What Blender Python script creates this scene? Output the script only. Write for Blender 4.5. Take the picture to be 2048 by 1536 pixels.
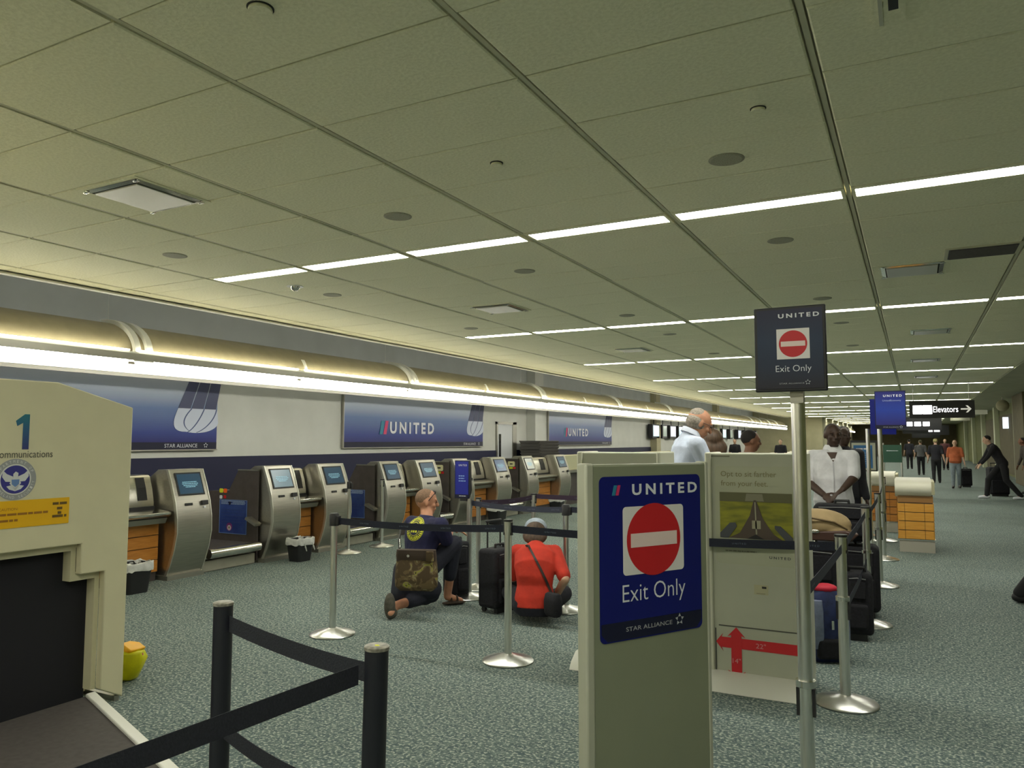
import bpy, bmesh, math, random
from mathutils import Vector, Matrix
from mathutils.bvhtree import BVHTree
random.seed(7)
for o in list(bpy.data.objects): bpy.data.objects.remove(o)
S = bpy.context.scene; COL = S.collection
PI = math.pi; V = Vector
EYE = 1.55; FPX = 1523.0; PITCH = math.atan(114/FPX); YAW = math.radians(27.765)
CEIL = 3.23
# ------------------------------------------------------------------ camera
cd = bpy.data.cameras.new('camera'); cam = bpy.data.objects.new('camera', cd); COL.objects.link(cam)
cd.sensor_width = 36; cd.lens = FPX/2048*36; cd.clip_start = .05; cd.clip_end = 400
cam.location = (0, 0, EYE); cam.rotation_euler = (PI/2 + PITCH, 0, YAW); S.camera = cam
# ------------------------------------------------------------------ world and view
w = bpy.data.worlds.new('hall_air'); S.world = w; w.use_nodes = True
w.node_tree.nodes['Background'].inputs[0].default_value = (.75, .85, 1, 1)
w.node_tree.nodes['Background'].inputs[1].default_value = .02
S.view_settings.view_transform = 'Standard'; S.view_settings.look = 'None'
S.view_settings.gamma = 1; S.view_settings.use_curve_mapping = False
S.view_settings.exposure = 0.28
LIGHT_CEIL = 28.0      # ceiling strips
LIGHT_TUBE = 30.0      # counter canopy tubes
LIGHT_UP = 20.0        # canopy uplight
# ------------------------------------------------------------------ survey helpers (pixel of the 2048x1536 frame -> place in the hall)
def ray(u, v):
    d = V(((u-1024)/FPX, 1, -(v-768)/FPX))
    c, s = math.cos(PITCH), math.sin(PITCH); d = V((d.x, c*d.y - s*d.z, s*d.y + c*d.z))
    c, s = math.cos(YAW), math.sin(YAW); return V((c*d.x - s*d.y, s*d.x + c*d.y, d.z))
def at(u, v, Y): r = ray(u, v); return r*(Y/r.y) + V((0, 0, EYE))
def on_x(u, v, X): r = ray(u, v); return r*(X/r.x) + V((0, 0, EYE))
def on_z(u, v, Z): r = ray(u, v); return r*((Z-EYE)/r.z) + V((0, 0, EYE))
# ------------------------------------------------------------------ materials
MATS = {}
def mat(name, col, rough=.6, metal=0, noise=0, scale=20, bump=0, col2=None, spec=None, emit=0, coat=0, stretch=None, lo=.35, hi=.65):
    if name in MATS: return MATS[name]
    m = bpy.data.materials.new(name); m.use_nodes = True; nt = m.node_tree; b = nt.nodes['Principled BSDF']
    b.inputs['Base Color'].default_value = (*col, 1); b.inputs['Roughness'].default_value = rough
    b.inputs['Metallic'].default_value = metal
    if spec is not None: b.inputs['Specular IOR Level'].default_value = spec
    if coat: b.inputs['Coat Weight'].default_value = coat
    if emit:
        b.inputs['Emission Color'].default_value = (*col, 1); b.inputs['Emission Strength'].default_value = emit
    if noise or bump or col2:
        tc = nt.nodes.new('ShaderNodeTexCoord'); n = nt.nodes.new('ShaderNodeTexNoise')
        n.inputs['Scale'].default_value = scale; n.inputs['Detail'].default_value = 4
        mp = nt.nodes.new('ShaderNodeMapping'); nt.links.new(tc.outputs['Object'], mp.inputs[0]); nt.links.new(mp.outputs[0], n.inputs['Vector'])
        if stretch: mp.inputs['Scale'].default_value = stretch
        if noise or col2:
            r = nt.nodes.new('ShaderNodeValToRGB')
            a = col if col2 else tuple(c*(1-noise) for c in col); c2 = col2 or tuple(min(1, c*(1+noise)) for c in col)
            r.color_ramp.elements[0].position = lo; r.color_ramp.elements[1].position = hi
            r.color_ramp.elements[0].color = (*a, 1); r.color_ramp.elements[1].color = (*c2, 1)
            nt.links.new(n.outputs['Fac'], r.inputs[0]); nt.links.new(r.outputs[0], b.inputs['Base Color'])
            if emit: nt.links.new(r.outputs[0], b.inputs['Emission Color'])
        if bump:
            bp = nt.nodes.new('ShaderNodeBump'); bp.inputs['Strength'].default_value = bump; bp.inputs['Distance'].default_value = .01
            nt.links.new(n.outputs['Fac'], bp.inputs['Height']); nt.links.new(bp.outputs[0], b.inputs['Normal'])
    MATS[name] = m; return m
def ramp_mat(name, stops, axis=2, z0=0, z1=1, rough=.4, emit=0, const=False):
    """a printed colour gradient along one object axis"""
    m = bpy.data.materials.new(name); m.use_nodes = True; nt = m.node_tree; b = nt.nodes['Principled BSDF']; b.inputs['Roughness'].default_value = rough
    tc = nt.nodes.new('ShaderNodeTexCoord'); sx = nt.nodes.new('ShaderNodeSeparateXYZ'); nt.links.new(tc.outputs['Object'], sx.inputs[0])
    mr = nt.nodes.new('ShaderNodeMapRange'); mr.inputs[1].default_value = z0; mr.inputs[2].default_value = z1
    nt.links.new(sx.outputs[axis], mr.inputs[0]); r = nt.nodes.new('ShaderNodeValToRGB'); nt.links.new(mr.outputs[0], r.inputs[0])
    if const: r.color_ramp.interpolation = 'CONSTANT'
    el = r.color_ramp.elements
    while len(el) < len(stops): el.new(.5)
    for e, (p, c) in zip(el, stops): e.position = p; e.color = (*c, 1)
    nt.links.new(r.outputs[0], b.inputs['Base Color'])
    if emit: nt.links.new(r.outputs[0], b.inputs['Emission Color']); b.inputs['Emission Strength'].default_value = emit
    MATS[name] = m; return m
# carpet: teal ground with pale flecks
def carpet():
    m = bpy.data.materials.new('carpet'); m.use_nodes = True; nt = m.node_tree; b = nt.nodes['Principled BSDF']; b.inputs['Roughness'].default_value = .85
    b.inputs['Specular IOR Level'].default_value = .25
    tc = nt.nodes.new('ShaderNodeTexCoord')
    n1 = nt.nodes.new('ShaderNodeTexNoise'); n1.inputs['Scale'].default_value = 62; n1.inputs['Detail'].default_value = 2
    n2 = nt.nodes.new('ShaderNodeTexNoise'); n2.inputs['Scale'].default_value = 26; n2.inputs['Detail'].default_value = 3
    n3 = nt.nodes.new('ShaderNodeTexNoise'); n3.inputs['Scale'].default_value = 1.1
    for n in (n1, n2, n3): nt.links.new(tc.outputs['Object'], n.inputs['Vector'])
    r1 = nt.nodes.new('ShaderNodeValToRGB'); r1.color_ramp.elements[0].position = .52; r1.color_ramp.elements[1].position = .62
    r1.color_ramp.elements[0].color = (0, 0, 0, 1); r1.color_ramp.elements[1].color = (1, 1, 1, 1)
    r2 = nt.nodes.new('ShaderNodeValToRGB'); r2.color_ramp.elements[0].position = .38; r2.color_ramp.elements[1].position = .62
    r2.color_ramp.elements[0].color = (.070, .112, .118, 1); r2.color_ramp.elements[1].color = (.150, .198, .185, 1)
    nt.links.new(n1.outputs['Fac'], r1.inputs[0]); nt.links.new(n2.outputs['Fac'], r2.inputs[0])
    mx = nt.nodes.new('ShaderNodeMix'); mx.data_type = 'RGBA'; nt.links.new(r1.outputs[0], mx.inputs['Factor'])
    nt.links.new(r2.outputs[0], mx.inputs['A']); mx.inputs['B'].default_value = (.42, .46, .39, 1)
    mx2 = nt.nodes.new('ShaderNodeMix'); mx2.data_type = 'RGBA'; mx2.blend_type = 'MULTIPLY'; mx2.inputs['Factor'].default_value = .35
    nt.links.new(mx.outputs['Result'], mx2.inputs['A']); nt.links.new(n3.outputs['Fac'], mx2.inputs['B'])
    nt.links.new(mx2.outputs['Result'], b.inputs['Base Color'])
    bp = nt.nodes.new('ShaderNodeBump'); bp.inputs['Strength'].default_value = .5; bp.inputs['Distance'].default_value = .004
    nt.links.new(n1.outputs['Fac'], bp.inputs['Height']); nt.links.new(bp.outputs[0], b.inputs['Normal']); return m
M_CARPET = carpet()
M_TILE = mat('ceiling_tile', (.81, .785, .575), .95, col2=(.90, .875, .66), scale=55, bump=.35, spec=.1)
M_GRID = mat('ceiling_grid', (.60, .58, .43), .7)
M_SOFFIT = mat('soffit_paint', (.42, .42, .30), .9, noise=.06, scale=3)
M_WALL = mat('wall_paint', (.60, .61, .56), .8, noise=.03, scale=2)
M_WALLUP = mat('upper_wall_paint', (.50, .53, .52), .9, noise=.05, scale=1.5)
M_TANW = mat('tan_wall', (.42, .39, .25), .9, noise=.05, scale=2)
M_GREENW = mat('olive_wall', (.12, .13, .04), .8, noise=.12, scale=4)
M_BROWNW = mat('brown_wall', (.09, .075, .035), .8, noise=.1, scale=4)
M_NAVYBAND = mat('navy_band', (.006, .008, .042), .6)
M_WHITE = mat('white_enamel', (.72, .72, .66), .45)
M_IVORY = mat('ivory_panel', (.62, .585, .39), .55, noise=.02, scale=6, bump=.03)
M_SIZER = mat('sizer_plastic', (.40, .41, .32), .38, noise=.02, scale=5)
M_STEEL = mat('brushed_steel', (.78, .78, .75), .28, 1, noise=.06, scale=12, stretch=(8, 8, .6))
M_KIOSK = mat('brushed_kiosk_steel', (.46, .44, .385), .36, 1, noise=.06, scale=30, stretch=(1, .15, 3))
M_KEDGE = mat('kiosk_side_metal', (.40, .39, .34), .42, .9)
M_DARKLAM = mat('dark_laminate', (.075, .062, .058), .5, noise=.1, scale=10)
M_CHROME = mat('chrome', (.75, .74, .70), .16, 1)
M_BLACK = mat('black_plastic', (.012, .012, .014), .5)
M_BLACKMAT = mat('black_cloth', (.008, .008, .012), .9, noise=.3, scale=60, bump=.2)
M_RUBBER = mat('conveyor_rubber', (.055, .047, .045), .7, noise=.15, scale=30)
M_BELT = mat('barrier_webbing', (.010, .013, .03), .75, noise=.15, scale=120, bump=.2)
M_BELTP = mat('barrier_webbing_purple', (.035, .018, .04), .75)
M_WOOD = mat('orange_wood', (.42, .155, .022), .42, col2=(.56, .23, .04), scale=6, stretch=(1, 1, 9), lo=.3, hi=.7)
M_YWOOD = mat('yellow_wood', (.60, .27, .035), .42, col2=(.70, .36, .06), scale=6, stretch=(1, 1, 9), lo=.3, hi=.7)
M_BAG = mat('bin_liner', (.62, .62, .60), .45, noise=.15, scale=14, bump=.5)
M_NAVY = mat('sign_navy', (.006, .010, .135), .4, spec=.3)
M_NAVYD = mat('sign_navy_dark', (.006, .007, .03), .35)
M_BLUE = mat('sign_blue', (.02, .05, .36), .35)
M_TXT = mat('print_white', (.68, .70, .74), .5)
M_RED = mat('print_red', (.50, .012, .018), .5)
M_TEAL = mat('print_teal', (.02, .20, .30), .5)
M_ROSE = mat('print_rose', (.55, .03, .12), .5)
M_YEL = mat('print_yellow', (.75, .42, .0), .5)
M_YELT = mat('print_acid', (.60, .62, .02), .6)
M_LBLUE = mat('print_light_blue', (.20, .32, .60), .5)
M_SCREEN = mat('screen_blue', (.012, .045, .085), .3, emit=.35)
M_SCREENB = mat('screen_pale', (.35, .5, .6), .25, emit=1.2)
M_SCRTXT = mat('screen_text', (.20, .40, .50), .3, emit=.45)
M_LENS = mat('light_lens', (1, .985, .86), .5, emit=LIGHT_CEIL)
M_TUBE = mat('light_tube', (1, .975, .87), .5, emit=LIGHT_TUBE)
M_UP = mat('uplight_tube', (1, .94, .72), .5, emit=LIGHT_UP)
M_WING = mat('warm_diffuser', (1, .97, .86), .5, emit=1.3)
M_RIB = mat('rib_white', (.88, .88, .84), .5)
M_CAVFILL = mat('added_cavity_fill', (1, .97, .88), .5, emit=11.0)
M_LIT = mat('lit_sign_white', (1, .97, 1), .5, emit=3.5)
M_LITD = mat('lit_sign_dim', (.8, .9, 1), .5, emit=1.2)
# ------------------------------------------------------------------ objects
def tag(o, label=None, cat=None, group=None, kind=None):
    if label: o['label'] = label
    if cat: o['category'] = cat
    if group: o['group'] = group
    if kind: o['kind'] = kind
    return o
def thing(name, label, cat, loc=(0, 0, 0), rz=0, group=None):
    o = bpy.data.objects.new(name, None); COL.objects.link(o); o.location = loc; o.rotation_euler = (0, 0, rz)
    o.empty_display_size = .1; return tag(o, label, cat, group)
def copy_tree(o, parent=None):
    c = o.copy(); COL.objects.link(c); c.parent = parent
    for ch in list(o.children): copy_tree(ch, c)
    return c
class MB:
    def __init__(s): s.v = []; s.f = []
    def add(s, vs, fs):
        n = len(s.v); s.v += [tuple(p) for p in vs]; s.f += [tuple(i+n for i in f) for f in fs]; return s
    def box(s, x0, x1, y0, y1, z0, z1):
        return s.add([(x, y, z) for z in (z0, z1) for y in (y0, y1) for x in (x0, x1)],
                     [(0, 2, 3, 1), (4, 5, 7, 6), (0, 1, 5, 4), (2, 6, 7, 3), (0, 4, 6, 2), (1, 3, 7, 5)])
    def prism(s, pts, a0, a1, axis='y'):
        """polygon pts extruded along axis; for y: pts=(x,z); x: (y,z); z: (x,y)"""
        def mk(p, a): return {'y': (p[0], a, p[1]), 'x': (a, p[0], p[1]), 'z': (p[0], p[1], a)}[axis]
        n = len(pts); vs = [mk(p, a0) for p in pts] + [mk(p, a1) for p in pts]
        return s.add(vs, [tuple(range(n)), tuple(range(2*n-1, n-1, -1))] + [(i, i+n, (i+1) % n+n, (i+1) % n) for i in range(n)])
    def loft(s, rings, cap=True):
        n = len(rings[0]); vs = [p for r in rings for p in r]; fs = []
        for k in range(len(rings)-1):
            for i in range(n): fs.append((k*n+i, k*n+(i+1) % n, (k+1)*n+(i+1) % n, (k+1)*n+i))
        if cap: fs += [tuple(range(n-1, -1, -1)), tuple((len(rings)-1)*n+i for i in range(n))]
        return s.add(vs, fs)
    def tube(s, p0, p1, r0, r1=None, n=14, cap=True):
        p0, p1 = V(p0), V(p1); r1 = r0 if r1 is None else r1; d = (p1-p0).normalized()
        a = d.orthogonal().normalized(); b = d.cross(a)
        return s.loft([[p+a*(math.cos(t)*r)+b*(math.sin(t)*r) for t in [2*PI*i/n for i in range(n)]] for p, r in ((p0, r0), (p1, r1))], cap)
    def path(s, pts, r, n=8):
        for a, b in zip(pts, pts[1:]): s.tube(a, b, r, r, n); s.ball(b, r*1.0, n) if b is not pts[-1] else None
        return s
    def capsule(s, p0, p1, r0, r1, n=12, m=4):
        p0, p1 = V(p0), V(p1); d = p1-p0; L = d.length
        d = d.normalized() if L > 1e-6 else V((0, 0, 1)); a = d.orthogonal().normalized(); b = d.cross(a); R = []
        for k in range(m+1):
            t = -PI/2 + (PI/2)*k/m*.999+.02; R.append((p0+d*(math.sin(t)*r0), math.cos(t)*r0))
        for k in range(m+1):
            t = (PI/2)*k/m*.98; R.append((p1+d*(math.sin(t)*r1), math.cos(t)*r1))
        return s.loft([[p+a*(math.cos(t)*r)+b*(math.sin(t)*r) for t in [2*PI*i/n for i in range(n)]] for p, r in R])
    def ball(s, c, r, n=14): return s.ell(c, (r, r, r), n=n)
    def ell(s, c, rad, ax=None, n=14):
        c = V(c); ax = ax or (V((1, 0, 0)), V((0, 1, 0)), V((0, 0, 1))); R = []
        m = max(6, n//2+1)
        for k in range(m+1):
            t = -PI/2*.97+PI*.97*k/m
            R.append([c+ax[0]*(math.cos(t)*rad[0]*math.cos(q))+ax[1]*(math.cos(t)*rad[1]*math.sin(q))+ax[2]*(math.sin(t)*rad[2]) for q in [2*PI*i/n for i in range(n)]])
        return s.loft(R)
    def lathe(s, prof, c=(0, 0, 0), n=28):
        c = V(c); return s.loft([[c+V((r*math.cos(t), r*math.sin(t), z)) for t in [2*PI*i/n for i in range(n)]] for r, z in prof])
    def build(s, name, m, parent=None, label=None, bevel=0, smooth=False, kind=None, seg=2, ang=40):
        me = bpy.data.meshes.new(name); me.from_pydata(s.v, [], s.f)
        bm = bmesh.new(); bm.from_mesh(me); bmesh.ops.recalc_face_normals(bm, faces=bm.faces); bm.to_mesh(me); bm.free()
        me.materials.append(m); o = bpy.data.objects.new(name, me); COL.objects.link(o)
        if parent: o.parent = parent
        if label: o['label'] = label
        if kind: o['kind'] = kind
        if bevel:
            b = o.modifiers.new('bevel', 'BEVEL'); b.width = bevel; b.segments = seg; b.limit_method = 'ANGLE'; b.angle_limit = math.radians(ang)
        if smooth or bevel:
            me.polygons.foreach_set('use_smooth', [True]*len(me.polygons))
            if 'set_sharp_from_angle' in dir(me): me.set_sharp_from_angle(angle=math.radians(50))
        return o
# writing: fitted into a rectangle on a plane
TEXTS = []
def text(string, m, parent, centre, right, up, wid, hgt, name='lettering', bold=0, label=None, thick=.0008):
    cu = bpy.data.curves.new(name, 'FONT'); cu.body = string; cu.size = 1; cu.offset = bold; cu.resolution_u = 3; cu.align_x = 'CENTER'; cu.space_character = 1.45 if string == 'UNITED' and not name.startswith('belt') else 1.0
    o = bpy.data.objects.new(name, cu); COL.objects.link(o)
    TEXTS.append((o, m, parent, V(centre), V(right).normalized(), V(up).normalized(), wid, hgt, label, thick)); return o
def finish_texts():
    bpy.context.view_layer.update(); dg = bpy.context.evaluated_depsgraph_get()
    for (o, m, parent, c, r, u, wid, hgt, label, thick) in TEXTS:
        me = bpy.data.meshes.new_from_object(o.evaluated_get(dg)); name = o.name.split('.')[0]
        xs = [v.co.x for v in me.vertices]; ys = [v.co.y for v in me.vertices]
        if not xs: continue
        cx, cy = (min(xs)+max(xs))/2, (min(ys)+max(ys))/2; sx = wid/(max(xs)-min(xs)); sy = hgt/(max(ys)-min(ys)); n = r.cross(u)
        for v in me.vertices: v.co = c + r*((v.co.x-cx)*sx) + u*((v.co.y-cy)*sy) + n*thick
        me.materials.clear(); me.materials.append(m)
        t = bpy.data.objects.new(name, me); COL.objects.link(t); t.parent = parent
        if label: t['label'] = label
        bpy.data.objects.remove(o)
def plate(c, r, u, pts, thick=.001):
    """flat printed shape: pts in (right, up) metres about c"""
    c, r, u = V(c), V(r).normalized(), V(u).normalized(); n = r.cross(u); k = len(pts)
    a = [c+r*p[0]+u*p[1] for p in pts]; b = [p+n*thick for p in a]
    return MB().add(a+b, [tuple(range(k-1, -1, -1)), tuple(range(k, 2*k))]+[(i, (i+1) % k, (i+1) % k+k, i+k) for i in range(k)])
def rrect(w, h, r, cx=0, cy=0, n=5):
    P = []
    for (sx, sy, a0) in ((1, 1, 0), (-1, 1, 90), (-1, -1, 180), (1, -1, 270)):
        for i in range(n+1):
            a = math.radians(a0+90*i/n); P.append((cx+sx*(w/2-r)+r*math.cos(a), cy+sy*(h/2-r)+r*math.sin(a)))
    return P
def disc(r, cx=0, cy=0, n=36): return [(cx+r*math.cos(2*PI*i/n), cy+r*math.sin(2*PI*i/n)) for i in range(n)]
def bars(c, r, u, rows, h, thick=.0012):
    """illegible small print: thin lines. rows = (x0, x1, y)"""
    b = MB()
    for x0, x1, y in rows:
        x = x0
        while x < x1:
            L = min(random.uniform(.5, 2.2)*h*2.2, x1-x)
            q = plate(c, r, u, [(x, y-h/2), (x+L, y-h/2), (x+L, y+h/2), (x, y+h/2)], thick); b.add(q.v, q.f); x += L+h*.5
    return b
def star_mark(parent, c, r, u, size, m):
    b = MB()
    for k in range(5):
        a = PI/2+k*2*PI/5; ca, sa = math.cos(a), math.sin(a)
        tri = [(ca*size, sa*size), (ca*size*.45-sa*size*.28, sa*size*.45+ca*size*.28), (ca*size*.5+sa*size*.28, sa*size*.5-ca*size*.28)]
        q = plate(c, r, u, tri, .0012); b.add(q.v, q.f)
    return b.build('emblem', m, parent)
def airline_mark(parent, c, r, u, h):
    def sl(x0, x1): return [(x0-h*.13, -h/2), (x1-h*.13, -h/2), (x1+h*.13, h/2), (x0+h*.13, h/2)]
    plate(c, r, u, sl(-h*.42, -h*.02), .0012).build('emblem_stripe', M_TEAL, parent, 'teal slanted stripe')
    plate(c, r, u, sl(h*.06, h*.42), .0012).build('emblem_stripe', M_ROSE, parent, 'red slanted stripe')
# ================================================================== SETTING
X_EDGE, X_BACK, X_WALL, X_SOF = -7.9, -10.5, 3.76, 2.10
Y0, Y1 = -5.5, 88.0
def struct(mb, name, m, parent=None, **k): return mb.build(name, m, parent, kind='structure', **k)
struct(MB().box(X_BACK-.2, X_WALL+.3, Y0, Y1, -.1, 0), 'floor', M_CARPET)
ceiling = struct(MB().box(X_EDGE-.02, X_SOF, Y0, Y1, CEIL+.035, CEIL+.12), 'ceiling', M_GRID)
struct(MB().box(X_SOF, X_WALL+.2, Y0, Y1, CEIL-.02, CEIL+.1), 'ceiling_side', M_SOFFIT)
struct(MB().box(X_BACK-.1, X_EDGE, Y0, Y1, 4.5, 4.6), 'ceiling_upper', M_WALLUP)
struct(MB().box(X_EDGE-.06, X_EDGE, Y0, Y1, CEIL+.13, 4.5), 'wall_upper', M_WALLUP)
struct(MB().box(X_BACK-.2, X_BACK, Y0, 58, 0, 4.5), 'wall_left', M_WALL)
struct(MB().box(X_BACK, X_BACK+.02, Y0, 58, CEIL-.25, 4.5), 'wall_left_upper', M_WALLUP)
struct(MB().box(X_BACK-.2, X_WALL+.3, Y0-.2, Y0, 0, 4.5), 'wall_near', M_TANW)
struct(MB().box(X_BACK-.2, -5.7, 58, Y1, 0, 4.5), 'wall_end', M_TANW)
struct(MB().box(X_BACK-.2, X_WALL+.3, Y1, Y1+.2, 0, 4.5), 'wall_far', M_BROWNW)
struct(MB().box(X_WALL, X_WALL+.2, Y0, Y1, 0, CEIL), 'wall_right', M_GREENW)
struct(MB().box(X_BACK, X_BACK+.025, Y0, 33.3, .72, 1.285), 'trim_1', M_NAVYBAND)
struct(MB().box(X_BACK, X_BACK+.3, 20.9, 21.5, 0, 4.5), 'trim_2', M_WALL)
struct(MB().box(X_BACK, X_BACK+.3, 33.3, 33.9, 0, 4.5), 'trim_3', M_TANW)
struct(MB().box(X_BACK, X_BACK+.3, 45.3, 45.9, 0, 4.5), 'trim_4', M_TANW)
struct(MB().box(X_EDGE-.05, X_EDGE-.02, Y0, 58, CEIL-.03, CEIL+.05).box(X_EDGE-.05, X_EDGE+.03, Y0, 58, CEIL-.035, CEIL-.02), 'trim_5', M_WHITE)
# right hand wall: pilasters and panels
M_PIL = mat('pale_pilaster', (.50, .52, .36), .6)
for i, y in enumerate((36, 44.5, 52.5, 61, 70)):
    struct(MB().box(X_WALL-.22, X_WALL, y, y+.55, 0, CEIL-.02), 'trim_%d' % (6+i), M_PIL, bevel=.02)
for i, (y0, y1) in enumerate(((12, 27), (30, 35.5), (38, 44), (47, 52))):
    struct(MB().box(X_WALL-.05, X_WALL, y0, y1, .1, CEIL-.5), 'trim_%d' % (11+i), M_BROWNW)
struct(MB().box(X_WALL-.5, X_WALL, 30.6, 33.6, 0, CEIL-.02), 'wall_column', M_BROWNW, bevel=.02)
# ceiling tiles: 1.22 m x .594 m in lay-in rows, light slot every 5.03 m
XL = [-7.655+1.22*k for k in range(9)]
slots = [5.42+5.03*k for k in range(-2, 16)]
tiles = []
for si, sy in enumerate(slots):
    for r in range(8):
        y0 = sy+.28+r*.594
        for k in range(8): tiles.append((XL[k]+.022, XL[k+1]-.022, y0+.006, y0+.588))
        tiles.append((X_EDGE+.0, XL[0]-.022, y0+.006, y0+.588))
tiles = [t for t in tiles if t[3] < Y1-.3 and t[2] > Y0+.1]
def vis(t):
    y = (t[2]+t[3])/2; x = (t[0]+t[1])/2
    if y < .9: return 1e9
    d = math.hypot(x, y); c, s = math.cos(-YAW), math.sin(-YAW); X = c*x-s*y; Yc = s*x+c*y
    if Yc < .5 or abs(X/Yc) > .74: return 1e9
    if (CEIL-EYE)/Yc > .62: return 1e9
    return d
tiles.sort(key=vis)
base_tile = {}
cut = {}
for i, (x0, x1, y0, y1) in enumerate(tiles[:300]):
    key = round(x1-x0, 3); cx, cy = (x0+x1)/2, (y0+y1)/2
    if key not in base_tile:
        hx, hy = (x1-x0)/2, (y1-y0)/2; b = .008
        mb = MB().loft([[(-hx+b, -hy+b, 0), (hx-b, -hy+b, 0), (hx-b, hy-b, 0), (-hx+b, hy-b, 0)], [(-hx, -hy, b*.7), (hx, -hy, b*.7), (hx, hy, b*.7), (-hx, hy, b*.7)], [(-hx, -hy, .03), (hx, -hy, .03), (hx, hy, .03), (-hx, hy, .03)]])
        o = mb.build('ceiling_tile', M_TILE, ceiling); base_tile[key] = o
    else:
        o = base_tile[key].copy(); COL.objects.link(o)
    o.location = (cx, cy, CEIL+random.uniform(-.002, .002)); o.rotation_euler = (random.gauss(0, .0012), random.gauss(0, .0008), 0)
far = MB()
for (x0, x1, y0, y1) in tiles[300:]: far.box(x0, x1, y0, y1, CEIL+random.uniform(-.002, .002), CEIL+.03)
far.build('distant_tiles', M_TILE, ceiling, kind='stuff')
for k in range(9):
    MB().box(XL[k]-.012, XL[k]+.012, Y0, Y1, CEIL+.006, CEIL+.034).build('ceiling_runner', M_GRID, ceiling)
# ceiling lights
ORD = ['nearest', 'second', 'third', 'fourth', 'fifth', 'sixth', 'seventh', 'eighth', 'ninth', 'tenth', 'eleventh', 'twelfth', 'thirteenth', 'fourteenth', 'fifteenth', 'sixteenth']
ORC = ['first', 'second', 'third', 'fourth', 'fifth', 'sixth', 'seventh']
proto = None
for si, sy in enumerate(slots):
    if sy > Y1-3: continue
    for k in range(7):
        cx, cy = (XL[k+1]+XL[k+2])/2, sy+.14
        if proto is None:
            proto = t = thing('ceiling_light', '', 'ceiling light', (cx, cy, CEIL))
            MB().box(-.588, .588, -.135, -.088, -.003, .03).box(-.588, .588, .082, .135, -.003, .03).box(-.588, -.565, -.088, .082, -.003, .03).box(.565, .588, -.088, .082, -.003, .03).build('frame', M_TILE, t)
            MB().box(-.565, .565, -.088, .082, .0, .012).build('lens', M_LENS, t)
        else:
            t = copy_tree(proto); t.location = (cx, cy, CEIL)
        if si < 2: t['label'] = 'white ceiling light strip overhead, %s from the left in the row %s the camera' % (ORC[k], 'just above' if si == 1 else 'behind'); t['group'] = 'ceiling light strips'
        else: t['label'] = '%s white light strip from the left in the %s lit ceiling row' % (ORC[k], ORD[si-2]); t['group'] = 'ceiling light strips'
    # filler tile left of the lit row
    MB().box(XL[0]+.022, XL[1]-.022, sy+.006, sy+.274, CEIL, CEIL+.03).box(X_EDGE, XL[0]-.022, sy+.006, sy+.274, CEIL, CEIL+.03).box(XL[8]-1.1955, XL[8]-.022, sy+.006, sy+.274, CEIL+.0001, CEIL+.0299).build('filler_tile', M_TILE, ceiling)
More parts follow.
